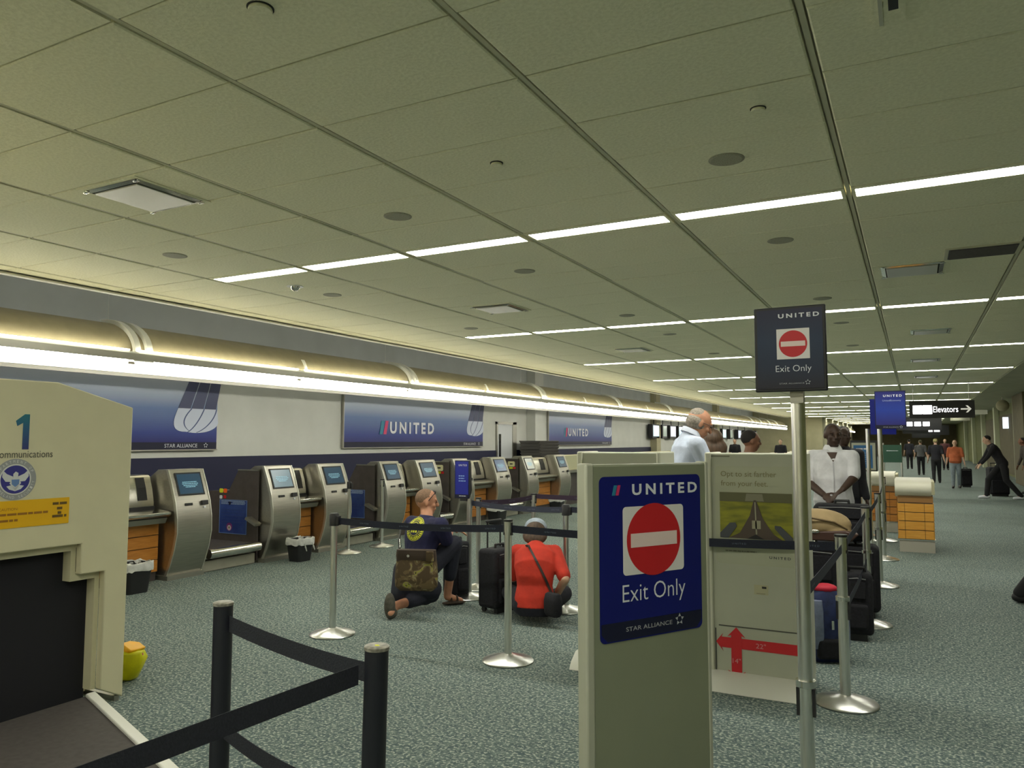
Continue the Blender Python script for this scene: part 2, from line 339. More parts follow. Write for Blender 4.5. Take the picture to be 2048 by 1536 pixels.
# ================================================================== COUNTER CANOPY
CX, CZ = -8.0, 2.57
def canopy(y0, y1, label, ribs):
    t = thing('counter_canopy', label, 'canopy', (CX, y0, CZ)); L = y1-y0
    m_shell = mat('canopy_shell', (.40, .355, .235), .55, noise=.05, scale=8)
    arc = [(-.02-.60*(1-math.cos(a)), .40*math.sin(a)) for a in [PI*i/20 for i in range(21)]]
    inner = [(-.62+(x+.62)*.955, z*.93-.002) for x, z in arc][::-1]
    n = len(ribs)
    edges = [0]+[r-y0 for r in ribs if 0 < r-y0 < L]+[L]
    for a, b in zip(edges, edges[1:]):
        if b-a > .1: MB().prism(arc+inner, a+.01, b-.01).build('shell_panel', m_shell, t, smooth=True)
    MB().box(-.03, .068, 0, L, -.008, .010).build('lip', M_WHITE, t)
    MB().box(.062, .068, 0, L, -.088, -.008).build('fascia', M_KEDGE, t)
    MB().box(-1.24, -1.21, 0, L, -.165, .0).build('rear_fascia', M_KEDGE, t)
    MB().box(-.035, -.028, 0, L, -.10, -.01).build('back_plate', M_WHITE, t)
    MB().box(-.12, -.06, 0, L, .40-.4, .02).build('uplight_tray', M_WHITE, t)
    y = .1; i = 0
    while y < L-.3:
        e = min(y+2.6, L-.1)
        MB().tube((.03, y, -.108), (.03, e, -.108), .026, n=12).build('light_tube', M_TUBE, t)
        MB().prism([(.05, -.135), (.078, -.15), (.082, -.19), (.066, -.225), (.040, -.24), (.045, -.2)], y-.06, e+.06).build('diffuser', M_WING, t, smooth=True)
        MB().prism([(.040, -.243), (.044, -.2), (.049, -.136), (.045, -.136), (.036, -.2), (.034, -.243)], y-.06, e+.06).build('glow_shield', M_KEDGE, t)  # unseen opaque strip added so the diffuser's glow stays off the wall
        MB().tube((.070, y, .025), (.070, e, .025), .009, n=8).build('uplight_tube', M_UP, t)
        MB().tube((-1.02, y, .335), (-1.02, e, .335), .016, n=8).build('uplight_tube', M_CAVFILL, t)  # unseen tube added behind the crown to brighten the upper wall
        y = e+.12; i += 1
    for r in ribs:
        for dy, w, R in ((-.10, .075, 1.0), (.06, .075, 1.0)):
            A = [(.05-.66*(1-math.cos(a)), .44*math.sin(a)) for a in [PI/2*i/12 for i in range(13)]]
            B = [(.0-.60*(1-math.cos(a)), .385*math.sin(a)) for a in [PI/2*i/12 for i in range(13)]][::-1]
            MB().prism(A+B, r-y0+dy, r-y0+dy+w).build('rib', M_RIB, t, smooth=True)
        MB().tube((-.62, r-y0, .43), (-.62, r-y0, 1.93), .004, n=6).build('hanger_wire', M_STEEL, t)
        MB().box(-.02, .06, r-y0-.12, r-y0+.14, -.1, .02).build('rib_foot', M_RIB, t)
    for a, b in zip(ribs, ribs[1:]):
        m = (a+b)/2-y0
        A = [(.0-.62*(1-math.cos(q)), .41*math.sin(q)) for q in [.5*i/6 for i in range(7)]]
        B = [(x-.02, z-.0) for x, z in A][::-1]
        MB().prism(A+B, m, m+.05).build('seam_rib', M_RIB, t)
    return t
canopy(-2.5, 57, 'long curved tan light canopy with white ribs hung over the kiosk counters', [.32, 5.83, 11.33, 16.85, 22.36, 28.0, 44.2, 47.0, 50.0, 53.0])
# second canopy in the far bay
canopy2 = thing('counter_canopy', 'small far canopy beyond the tan end wall, left of the corridor', 'canopy', (-5.4, 62, 2.55))
MB().prism([(0, 0), (0, .1), (-.15, .3), (-.3, .38), (-.3, 0)], 0, 24).build('shell_panel', M_TANW, canopy2)
MB().box(.0, .06, 0, 24, -.14, -.02).build('light_tube', mat('far_tube', (1, .96, .8), .5, emit=4), canopy2)
for k in range(7): MB().box(-.02, .07, 3*k+1, 3*k+1.2, 0, .4).build('rib', M_WHITE, canopy2)
# ================================================================== WALL BILLBOARDS
R_Y = V((0, 1, 0)); UP = V((0, 0, 1))   # facing +X : right = +Y
def mark_tulip(t, yc, z0, z1, wid):
    c = V((X_BACK+.075, yc, 0));
    zs = z0+(z1-z0)*.40; w2 = wid/2
    dark, pale = mat('tulip_dark', (.05, .06, .13), .5), mat('tulip_pale', (.55, .60, .72), .5)
    for k in range(3):
        a0, a1 = -w2*.80+k*w2*.57, -w2*.80+(k+1)*w2*.57-.022
        plate(c, R_Y, UP, [(a0, zs), (a1, zs), (a1*.82+.19, z1), (a0*.82+.19, z1)], .002).build('tulip_strand', dark, t, 'dark upper strand')
    def bez(p0, p1, p2, p3, n=12): return [tuple((1-q)**3*p0[m]+3*(1-q)**2*q*p1[m]+3*(1-q)*q*q*p2[m]+q**3*p3[m] for m in (0, 1)) for q in [i/n for i in range(n+1)]]
    h = zs-z0
    blob = bez((-w2*.80, zs), (-w2*1.0, zs-h*.5), (-w2*1.15, z0), (-w2*.45, z0+.01))+bez((-w2*.3, z0), (w2*.2, z0-.03), (w2*.85, z0+.02), (w2*.98, z0+h*.4))+[(w2*.92, zs)]
    plate(c, R_Y, UP, blob, .002).build('tulip_bowl', pale, t, 'white rounded lower bowl')
    for (A, B, C_, D) in (((-w2*.25, zs), (-w2*.62, zs-h*.4), (-w2*.7, z0+h*.3), (-w2*.30, z0+h*.04)), ((w2*.30, zs), (w2*.10, zs-h*.5), (-w2*.2, z0+h*.1), (-w2*.42, z0+h*.01)), ((w2*.86, zs), (w2*.78, zs-h*.5), (w2*.3, z0+h*.1), (-w2*.02, z0+h*.0))):
        P_ = bez(A, B, C_, D); plate(c+V((.002, 0, 0)), R_Y, UP, P_+[(p[0]+.022, p[1]-.004) for p in P_[::-1]], .001).build('tulip_line', mat('tulip_line', (.06, .09, .22), .5), t)
M_BILL = ramp_mat('billboard_print', [(0, (.004, .005, .012)), (.085, (.012, .015, .14)), (.2, (.02, .04, .22)), (.5, (.10, .17, .36)), (.7, (.36, .42, .52)), (1, (.46, .48, .50))], 2, 1.42, 2.7)
def billboard(y0, y1, label, word=True):
    t = thing('wall_billboard', label, 'billboard', (0, 0, 0)); t.location = (0, 0, 0)
    MB().box(X_BACK+.02, X_BACK+.07, y0, y1, 1.415, 2.95).build('panel', M_BILL, t)
    MB().box(X_BACK+.02, X_BACK+.073, y0-.02, y1+.02, 1.395, 1.415).box(X_BACK+.02, X_BACK+.073, y0-.02, y0, 1.415, 2.95).build('frame', M_KEDGE, t)
    MB().box(X_BACK+.07, X_BACK+.072, y0, y1, 1.415, 1.53).build('footer', M_NAVYD, t)
    f = (y1-y0)
    mark_tulip(t, y1-.42, 1.69, 2.66, .9)
    c = V((X_BACK+.073, y1-.70, 1.475)); text('STAR ALLIANCE', M_TXT, t, c, R_Y, UP, .62, .06)
    star_mark(t, V((X_BACK+.073, y1-.22, 1.478)), R_Y, UP, .045, M_TXT)
    if word:
        a, b = on_x(780, 862, X_BACK+.08).y-12.35, on_x(868, 842, X_BACK+.08).y-12.35
        text('UNITED', M_TXT, t, V((X_BACK+.08, y0+(a+b)/2, 1.85)), R_Y, UP, b-a, .27, bold=.035, label='large raised white letters')
        e = V((X_BACK+.08, y0+a-.22, 1.85)); airline_mark(t, e, R_Y, UP, .30)
    return t
billboard(1.2, 9.09, 'blue wall billboard with tulip emblem behind the ivory screening machine', False)
billboard(12.35, 18.1, 'wide blue wall billboard with white word, behind the kneeling traveller')
billboard(22.37, 28.15, 'farther blue wall billboard with white word, before the row of monitors')
# door in the back wall with a leaning white panel
d = struct(MB().box(X_BACK, X_BACK+.03, 19.0, 19.9, 0, 2.03), 'door_1', mat('door_paint', (.62, .65, .66), .5))
MB().box(X_BACK, X_BACK+.05, 18.93, 19.0, 0, 2.1).box(X_BACK, X_BACK+.05, 19.9, 20.15, 0, 2.1).box(X_BACK, X_BACK+.05, 18.93, 20.15, 2.03, 2.1).build('door_frame', M_KEDGE, d)
MB().box(X_BACK+.03, X_BACK+.04, 19.08, 19.2, 1.1, 1.75).build('door_window', mat('dark_glass', (.03, .03, .03), .1), d)
# stacked trays on counter by the door
tr = thing('tray_stack', 'stack of dark grey plastic trays on the back counter beside the door', 'trays', (-9.9, 20.6, 0))
for i in range(7):
    q = MB().prism([(-.3, 0), (.3, 0), (.36, .085), (-.36, .085)], -.65, .65, 'y').build('tray', mat('tray_grey', (.09, .085, .075), .6), tr, bevel=.01); q.location = (random.uniform(-.02, .02), random.uniform(-.02, .02), .95+.087*i)
bc = thing('back_counter', 'low dark back counter under the trays along the left wall', 'counter', (-9.9, 20, 0))
MB().box(-.4, .4, -2.2, 6, 0, .9).build('body', M_DARKLAM, bc); MB().box(-.45, .45, -2.25, 6.05, .9, .945).build('worktop', M_BLACK, bc)
# ================================================================== CHECK IN KIOSKS
PROF = [(-7.44, 1.226), (-7.37, 1.06), (-7.30, .86), (-7.268, .69), (-7.262, .52), (-7.30, .34), (-7.36, .17), (-7.43, .02), (-7.43, 0)]
def prof_x(z):
    for (xa, za), (xb, zb) in zip(PROF, PROF[1:]):
        if zb <= z <= za: return xa+(xb-xa)*(za-z)/(za-zb+1e-9)
    return PROF[0][0]
def frontal(z): # point on curved front and the local up vector
    x = prof_x(z); x2 = prof_x(min(1.22, z+.03)); x1 = prof_x(z-.03); return V((x, 0, z)), V((x2-x1, 0, .06)).normalized()
def kiosk(y0, y1, label, scr=M_SCREEN):
    t = thing('checkin_kiosk', label, 'kiosk', (-7.5, y0, 0), 0, 'self service kiosks along the counter'); W = y1-y0; ox = 7.5
    P = [(x+ox, z) for x, z in PROF]; fine = []
    back = [(-.32, 0), (-.32, 1.10), (-.12, 1.226)]
    MB().prism(P+back, 0.012, W-.012).build('body', M_KIOSK, t, bevel=.006)
    edge = [(x+ox+.006, z) for x, z in PROF]+[(x+ox-.03, z) for x, z in PROF][::-1]
    for a in (0, W-.014): MB().prism(edge, a, a+.014).build('edge_trim', mat('edge_alu', (.62, .62, .55), .35, .8), t)
    MB().box(-.30, .12, -.008, W+.008, 0, .05).build('plinth', M_KEDGE, t)
    # tilted screen
    c, u = frontal(1.06); c += V((ox, W/2, 0)); n = R_Y.cross(u)
    sw, sh = W*.66, .235
    plate(c+n*.001, R_Y, u, [(-sw/2-.018, -sh/2-.018), (sw/2+.018, -sh/2-.018), (sw/2+.018, sh/2+.018), (-sw/2-.018, sh/2+.018)], .006).build('screen_bezel', M_BLACK, t)
    sc = plate(c+n*.006, R_Y, u, [(-sw/2, -sh/2), (sw/2, -sh/2), (sw/2, sh/2), (-sw/2, sh/2)], .003).build('screen', scr, t)
    bars(c+n*.0095, R_Y, u, [(-sw*.32, sw*.3, .02), (-sw*.34, sw*.34, .0), (-sw*.3, sw*.3, -.02), (-sw*.22, sw*.2, -.038)], .009).build('screen_text', M_SCRTXT, sc)
    c2, u2 = frontal(.835); c2 += V((ox, 0, 0)); n2 = R_Y.cross(u2)
    def slot(y, w, h, m, nm, dz=0, th=.012):
        cc = c2+V((0, y, 0))+u2*dz+n2*.0; plate(cc, R_Y, u2, [(-w/2, -h/2), (w/2, -h/2), (w/2, h/2), (-w/2, h/2)], th).build(nm, m, t, bevel=.002)
    slot(W*.36, .10, .028, M_BLACK, 'ticket_slot'); slot(W*.80, .085, .05, M_BLACK, 'card_reader', .005, .03)
    slot(W*.80, .03, .025, M_TXT, 'reader_light', -.045)
    return t
def bag_counter(y0, y1, label, wide=False):
    t = thing('bag_counter', label, 'counter', (-7.5, y0, 0), 0, 'bag drop counters between kiosks'); W = y1-y0
    off = .10 if not wide else .04
    top = [(-.14-off, 1.17), (-.10-off, 1.15), (-.05-off, 1.0), (-.02-off, .86), (-.02-off, .82), (-.35, .82), (-.35, 1.17)]
    MB().prism(top, .01, W-.01).build('hood', mat('bright_hood', (.62, .60, .53), .28, 1, noise=.05, scale=20, stretch=(1, .1, 4)), t, smooth=True)
    def strip(f0, f1, m, nm):
        pts = [(-.090-off, 1.14), (-.048-off, 1.03), (-.012-off, .89), (-.06-off, .89), (-.14-off, 1.14)]
        MB().prism(pts, W*f0, W*f1).build(nm, m, t)
    strip(.66, .84, M_BLACK, 'printer_slot'); strip(.04, .12, M_BLACK, 'printer_slot') if not wide else None
    MB().box(-.33, -.05-off+.06, .02, W-.02, .76, .82).build('slot_recess', M_BLACK, t)
    MB().prism([(-.3, .70), (.12, .70), (.17, .735), (.17, .765), (-.05, .79), (-.3, .79)], .0, W).build('shelf', M_CHROME if not wide else M_KIOSK, t, bevel=.006)
    MB().prism([(-.3, .64), (.10, .64), (.13, .70), (-.3, .70)], .02, W-.02).build('shelf_skirt', M_KEDGE, t)
    for k in range(4): MB().box(-.3, -.02, .01, W-.01, .10+.136*k, .10+.136*(k+1)-.008).build('wood_plank', M_WOOD, t, bevel=.003)
    MB().box(-.32, -.04, .02, W-.02, 0, .64).build('carcass', M_DARKLAM, t)
    MB().box(-.28, -.06, .0, W, .0, .095).build('plinth', M_BLACK, t)
    return t
RX = V((1, 0, 0))
def poster(t, x0, x1, z0, z1, y):
    c = V(((x0+x1)/2, y, (z0+z1)/2)); w, h = x1-x0, z1-z0
    p = plate(c, RX, UP, [(-w/2, -h/2), (w/2, -h/2), (w/2, h/2), (-w/2, h/2)], .004).build('poster', mat('poster_blue', (.016, .035, .19), .35, col2=(.035, .07, .26), scale=5), t)
    c2 = V((c.x, y-.005, c.z))
    b = MB()
    for a in ([(-w/2, -h/2), (w/2, -h/2), (w/2, -h/2+.006), (-w/2, -h/2+.006)], [(-w/2, h/2-.006), (w/2, h/2-.006), (w/2, h/2), (-w/2, h/2)], [(-w/2, -h/2), (-w/2+.006, -h/2), (-w/2+.006, h/2), (-w/2, h/2)], [(w/2-.006, -h/2), (w/2, -h/2), (w/2, h/2), (w/2-.006, h/2)]):
        q = plate(c2, RX, UP, a, .001); b.add(q.v, q.f)
    b.build('poster_border', M_LBLUE, p)
    bars(c2, RX, UP, [(-w*.44, w*.42, h*.46), (-w*.44, -w*.2, h*.42), (-w*.02, w*.44, h*.42), (-w*.44, w*.42, h*.38)], .010).build('heading', mat('poster_pale', (.32, .42, .60), .5), p)
    q = plate(c2+V((-w*.14, 0, h*.40)), RX, UP, [(-.012, .02), (.03, .02), (.03, -.012), (0, -.03), (-.012, -.01)], .0015).build('heading_mark', M_NAVYD, p)
    bars(c2, RX, UP, [(-w*.42, w*.42, h*(.2-.09*k)) for k in range(5)], .008).build('small_print', mat('poster_mid', (.035, .06, .20), .5), p)
    for nm, r, m, dz in (('picture_ring', .055, mat('picture_purple', (.18, .03, .16), .5), 0), ('picture_centre', .036, mat('picture_white', (.55, .5, .5), .5), -.012), ('picture_star', .015, M_YELT, -.01)):
        plate(c2+V((-w*.12, -.001*(2 if r < .05 else 1), -h*.30+dz)), RX, UP, disc(r, n=9), .001).build(nm, m, p)
def stickers(t, x, z, y, style=0):
    if style == 0: S_ = [(x, z, .035, .028, M_YELT), (x+.075, z, .032, .028, mat('sticker_orange', (.85, .12, .01), .5)), (x-.005, z-.085, .024, .022, M_TXT), (x+.07, z-.08, .024, .02, M_RED)]
    else: S_ = [(x, z, .085, .055, mat('sticker_cream', (.72, .70, .42), .5)), (x-.01, z-.085, .045, .022, M_YELT), (x+.075, z-.085, .03, .022, M_RED)]
    for (a, b, w, h, m) in S_:
        plate(V((a, y, b)), RX, UP, rrect(2*w, 2*h, min(w, h)*.5), .002).build('sticker', m, t)
    if style: plate(V((x, y-.002, z)), RX, UP, rrect(.07, .025, .01), .001).build('sticker_mark', M_BLACK, t)
def side_panel(y, label, st=None):
    t = thing('counter_side_panel', label, 'partition', (0, y, 0), 0, 'dark end panels of the kiosk units')
    MB().prism([(-7.50, 1.165), (-7.86, 1.165), (-8.02, .90), (-8.55, .88), (-8.55, .03), (-7.50, .03)], 0, .02).build('board', M_DARKLAM, t)
    MB().box(-8.55, -7.46, -.002, .02, 0, .03).build('kick_strip', M_KEDGE, t)
    MB().box(-7.86, -7.50, -.01, .02, 1.165, 1.18).build('cap_strip', M_KEDGE, t)
    poster(t, -8.18, -7.68, .34, .78, -.002)
    if st is not None: stickers(t, *st, -.002, style=0 if st[1] < .9 else 1) if True else None
    MB().prism([(-7.62, .55), (-7.44, .47), (-7.42, .50), (-7.60, .58)], -.10, 0).build('bracket', M_KEDGE, t)
    return t
def scale(y0, y1, label):
    t = thing('bag_scale', label, 'bag scale', (-7.5, y0, 0), 0, 'bag scales between the kiosk units'); W = y1-y0
    MB().box(-1.0, .02, .02, W-.02, 0, .13).build('base', mat('scale_base', (.36, .35, .28), .6, noise=.06, scale=6), t, bevel=.01)
    MB().tube((.10, .04, .22), (.10, W-.04, .22), .058, n=24).build('roller', M_CHROME, t, smooth=True)
    MB().box(-1.0, .05, .03, W-.03, .15, .26).build('conveyor_bed', M_KEDGE, t, bevel=.01)
    MB().box(-1.0, .03, .08, W-.08, .255, .268).build('belt_surface', M_RUBBER, t)
    MB().box(-1.1, -1.04, 0, W, 0, .87).build('back_board', M_DARKLAM, t)
    MB().box(-1.25, -.98, 0, W, .87, .91).build('ledge', M_KEDGE, t)
    return t
def bin_(x, y, label, s=1.0, pull=True):
    t = thing('waste_bin', label, 'waste bin', (x, y, 0), random.uniform(-.1, .1), 'black bins with clear liners')
    a, b, h = .105*s, .135*s, .30*s
    ring = lambda w, d, z: [(p[0], p[1], z) for p in rrect(w*2, d*2, .04)]
    MB().loft([ring(a, a*1.1, 0), ring(b, b*1.1, h), ring(b-.01, b*1.1-.01, h), ring(a-.01, a*1.1-.01, .01)]).build('bucket', M_BLACK, t, smooth=True)
    mb = MB(); n = 28; R = []
    for (k, off, z) in ((0, -.01, h-.03), (1, -.008, h+.012), (2, .012, h+.01), (3, .016, h-.05), (4, .011, h-.075)):
        R.append([((b+off+random.uniform(-.005, .006))*math.copysign(abs(math.cos(q))**.42, math.cos(q)), (b*1.1+off+random.uniform(-.005, .006))*math.copysign(abs(math.sin(q))**.42, math.sin(q)), z+random.uniform(-.012, .010)) for q in [2*PI*i/n for i in range(n)]])
    mb.loft(R, False).build('liner', M_BAG, t, smooth=True)
    if pull:
        for sy in (-.07, .07):
            MB().path([V((b+.02, sy, h-.05)), V((b+.03, sy+.02, h-.10)), V((b+.028, sy+.035, h-.145)), V((b+.025, sy+.01, h-.09))], .006).build('liner_tie', M_BAG, t)
    return t
side_panel(4.7, 'dark end panel hidden behind the ivory screening machine')
bag_counter(5.2, 5.80, 'bag drop counter with orange wood front directly right of the ivory machine')
kiosk(5.82, 6.30, 'leftmost steel kiosk with dark blue screen, beside the ivory machine')
scale(6.34, 7.20, 'chrome-rollered bag scale between the two leftmost kiosks')
side_panel(7.22, 'dark end panel with blue poster, second from the left, yellow and orange stickers', (-8.16, .895))
kiosk(7.25, 7.75, 'steel kiosk with pale grey screen, second from the left', M_SCREENB if False else mat('screen_grey', (.13, .19, .23), .2, emit=.5))
bag_counter(7.76, 8.24, 'bag drop counter above the bin with the hanging white liner ties')
kiosk(8.25, 8.79, 'third steel kiosk from the left, behind the black-headed barrier post')
scale(8.84, 9.60, 'bag scale half hidden behind the two thin barrier posts')
side_panel(9.62, 'dark end panel with blue poster left of the kneeling traveller')
kiosk(9.65, 10.14, 'fourth steel kiosk from the left, just left of the kneeling traveller')
bag_counter(10.15, 10.62, 'bag drop counter with orange planks above the kneeling traveller\'s shoulder')
kiosk(10.63, 11.2, 'fifth steel kiosk from the left, behind the kneeling traveller\'s head')
scale(11.25, 11.75, 'short bag scale with bright edge right of the kneeling traveller')
side_panel(11.77, 'dark end panel with cream sticker left of the blue post sign', (-7.70, 1.06))
kiosk(11.8, 12.3, 'sixth steel kiosk, mostly hidden behind the blue post sign')
bag_counter(12.31, 13.19, 'wide curved steel bag counter right of the blue post sign', True)
kiosk(13.2, 13.78, 'seventh steel kiosk, right of the wide curved counter', mat('screen_dim', (.10, .14, .22), .2, emit=.5))
scale(13.83, 14.5, 'bag scale with pale edge behind the middle barrier belts')
side_panel(14.52, 'farther dark end panel with cream and red stickers', (-7.66, 1.06))
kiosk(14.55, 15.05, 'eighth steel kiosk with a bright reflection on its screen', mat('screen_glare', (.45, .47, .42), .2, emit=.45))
bag_counter(15.06, 16.2, 'farthest wide curved steel bag counter beneath the trays', True)
kiosk(16.21, 16.8, 'rightmost steel kiosk, next to the cream counter screen')
bin_(-7.15, 5.22, 'black waste bin with ragged liner right of the ivory machine', 1.0, False)
bin_(-7.12, 7.60, 'black waste bin with two hanging liner ties below the second counter', .95)
bin_(-6.95, 12.6, 'black waste bin with white liner behind the blue post sign', 1.1, False)
bin_(-6.95, 15.3, 'small far waste bin with white liner beneath the last kiosks', 1.05, False)
# cream counter screens further along
for i, (y0, y1, lab) in enumerate(((17.0, 18.9, 'cream counter screen with red and yellow sticker beside the last kiosk'), (19.1, 22, 'plain cream counter screen behind the left bag sizer'), (22.2, 26, 'pale counter desk beyond the bag sizers'), (27, 33, 'long pale far counter desk beneath the first monitors'))):
    t = thing('counter_desk', lab, 'counter', (-7.6, y0, 0)); W = y1-y0
    MB().box(-.3, .1, 0, W, .84, 1.2).build('screen_panel', mat('cream_panel', (.62, .60, .40), .5), t, bevel=.01)
    MB().box(-.6, .2, 0, W, .78, .84).build('worktop', M_KEDGE, t)
    MB().box(-.5, .08, .03, W-.03, 0, .78).build('body', M_DARKLAM, t)
    poster(t, -.45, -.02, .3, .74, -.003) if i == 0 else None
    if i == 0:
        plate(V((.101, 1.5, 1.1)), R_Y, UP, rrect(.22, .12, .02), .002).build('sticker', M_RED, t); plate(V((.101, 1.5, 1.0)), R_Y, UP, rrect(.16, .07, .02), .002).build('sticker', M_YELT, t)
# monitors above the far counters
for i, u in enumerate((1305, 1325, 1340, 1357, 1375, 1428, 1445, 1460, 1476, 1490, 1512, 1530)):
    y = on_x(u, 862, -10.2).y
    t = thing('wall_monitor', '%s monitor from the left in the row under the far canopy' % (ORD[i] if i else 'first'), 'monitor', (-10.2, y, 2.0), 0, 'flight monitors'); w = 1.05 if i % 2 == 0 else .75
    MB().box(-.2, .0, 0, w, -.33, .30).build('case', M_BLACK, t, bevel=.01)
    MB().box(-.0, .012, .12, w-.1, -.24, .24).build('screen', (mat('mon_a', (.50, .68, .72), .2, emit=1.0), mat('mon_b', (.30, .36, .30), .2, emit=.5), mat('mon_c', (.55, .6, .7), .2, emit=.8))[i % 3], t)
    MB().tube((-.1, w/2, .30), (-.1, w/2, 1.2), .02).build('mount_pole', M_BLACK, t)
# ================================================================== IVORY SCREENING MACHINE
mx = thing('screening_machine', 'tall ivory baggage screening machine with dark tunnel at the left edge', 'x-ray machine', (-4.26, 1.6, 0))
T = mx
yy = lambda y: y-1.6
def face(pts, x0, x1, nm, m, **k): return MB().prism([(yy(a), b) for a, b in pts], x0, x1, 'x').build(nm, m, T, **k)
face([(-.6, .96), (2.775, .96), (2.775, .785), (2.925, .785), (2.925, .10), (3.07, .02), (3.07, 1.755), (2.60, 1.88), (-.6, 1.88)], -.05, 0, 'front_cowl', M_IVORY, bevel=.006)
face([(2.925, .10), (2.925, .785), (2.775, .785), (2.775, .96), (-.6, .96), (-.6, .92), (2.745, .92), (2.745, .745), (2.895, .745), (2.895, .10)], -.30, -.05, 'tunnel_rim', M_IVORY)
face([(-.6, .02), (3.05, .02), (3.05, 1.74), (2.60, 1.86), (-.6, 1.86)], -1.1, -.30, 'cabinet', M_IVORY)
face([(-.6, .0), (2.9, .0), (2.9, .92), (-.6, .92)], -.16, -.12, 'tunnel_curtain', mat('curtain', (.006, .006, .010), .8), )
face([(3.03, -.0), (3.06, -.0), (3.06, .03), (3.03, .03)], -.9, -.02, 'foot', M_KEDGE)
c = V((.001, 0, 0)); FM = R_Y
plate(V((.001, yy(2.42), 1.60)), R_Y, UP, [(-.004, -.095), (.030, -.095), (.030, .095), (.004, .095), (-.042, .058), (-.034, .030), (-.004, .048)], .001).build('numeral', ramp_mat('numeral_print', [(0, (.03, .03, .16)), (.55, (.02, .10, .22)), (1, (.01, .16, .20))], 2, 1.50, 1.70), T, 'blue-green number one')
text('communications', mat('soft_black', (.07, .07, .05), .6), T, V((.001, yy(2.433), 1.478)), R_Y, UP, .30, .036)
sc = V((.001, yy(2.388), 1.345))
plate(sc, R_Y, UP, disc(.110, n=48), .0015).build('seal', mat('seal_grey', (.30, .31, .31), .5), T, 'round official seal with eagle')
SEAL = [o for o in T.children if o.name.startswith('seal')][0]
plate(sc+V((.0015, 0, 0)), R_Y, UP, disc(.082, n=40), .001).build('seal_ring', mat('seal_pale', (.62, .63, .60), .5), SEAL)
plate(sc+V((.0025, 0, 0)), R_Y, UP, disc(.075, n=40), .001).build('seal_field', mat('seal_blue', (.03, .03, .22), .5), SEAL)
eg = MB()
for pts in ([(-.012, .03), (0, .042), (.014, .034), (.012, .01), (.03, -.02), (0, -.055), (-.03, -.02), (-.012, .01)], [(.012, .015), (.045, .03), (.066, .05), (.068, .015), (.05, -.01), (.02, -.012)], [(-.012, .015), (-.045, .03), (-.066, .05), (-.068, .015), (-.05, -.01), (-.02, -.012)], [(-.045, -.035), (-.02, -.03), (0, -.05), (.02, -.03), (.045, -.035), (.03, -.052), (0, -.062), (-.03, -.052)]):
    q = plate(sc+V((.0035, 0, 0)), R_Y, UP, pts, .0008); eg.add(q.v, q.f)
eg.build('seal_eagle', mat('seal_white', (.6, .62, .62), .5), SEAL)
plate(sc+V((.0045, 0, 0)), R_Y, UP, [(-.02, .0), (.02, .0), (.018, -.025), (0, -.04), (-.018, -.025)], .0006).build('seal_shield', mat('seal_sky', (.12, .22, .45), .5), SEAL)
for ch, a in [(ch, 165-150*i/13) for i, ch in enumerate('DEPARTMENT OF')]+[(ch, 200+150*i/16) for i, ch in enumerate('HOMELAND SECURITY')]:
    if ch == ' ': continue
    a = math.radians(a); up = V((0, math.cos(a), math.sin(a))); up = up if math.sin(a) > -.15 else -up; rt = V((0, up.z, -up.y))
    text(ch, mat('seal_letter', (.62, .63, .62), .5), SEAL, sc+V((.0018, math.cos(a)*.096, math.sin(a)*.096)), rt, up, .010, .015)
lb = V((.001, yy(2.46), 1.16))
plate(lb, R_Y, UP, rrect(.46, .145, .004), .0015).build('caution_label', M_YEL, T, 'yellow caution label')
LB = [o for o in T.children if o.name.startswith('caution')][0]
m_lt = mat('label_print', (.30, .13, .01), .5)
text('CAUTION:', m_lt, LB, lb+V((.0016, -.10, .028)), R_Y, UP, .10, .014)
bars(lb+V((.0016, 0, 0)), R_Y, UP, [(-.22, .11, .0), (-.15, -.05, -.032)], .012).build('small_print', m_lt, LB)
bars(lb+V((.0016, 0, 0)), R_Y, UP, [(.135, .215, .042), (.16, .19, .015), (.165, .185, -.01), (.135, .215, -.028)], .014).build('small_print', mat('label_dark', (.12, .07, .01), .5), LB)
# infeed conveyor (angled away from the machine)
cv = thing('infeed_conveyor', 'low dark infeed conveyor with white side rail in the bottom left corner', 'conveyor', (-4.20, 2.86, 0))
dv = V((1.18, -.43, 0)).normalized(); nv = V((dv.y, -dv.x, 0)); nv = nv if nv.y < 0 else -nv
def slab(a0, a1, b0, b1, z0, z1, nm, m, **k):
    st = lambda b: (a0-.035-nv.x*b)/dv.x                     # starts flush with the machine's front
    pts = [dv*a+nv*b for a, b in ((st(b0), b0), (a1, b0), (a1, b1), (st(b1), b1))]
    return MB().loft([[p+V((0, 0, z0)) for p in pts], [p+V((0, 0, z1)) for p in pts]]).build(nm, m, cv, **k)
slab(.012, 1.45, 0, .055, .02, .115, 'side_rail', M_WHITE, bevel=.006)
slab(.012, 1.45, .055, 1.3, .05, .10, 'belt_surface', M_RUBBER)
slab(.012, 1.40, .1, 1.2, 0, .05, 'frame', M_BLACK)
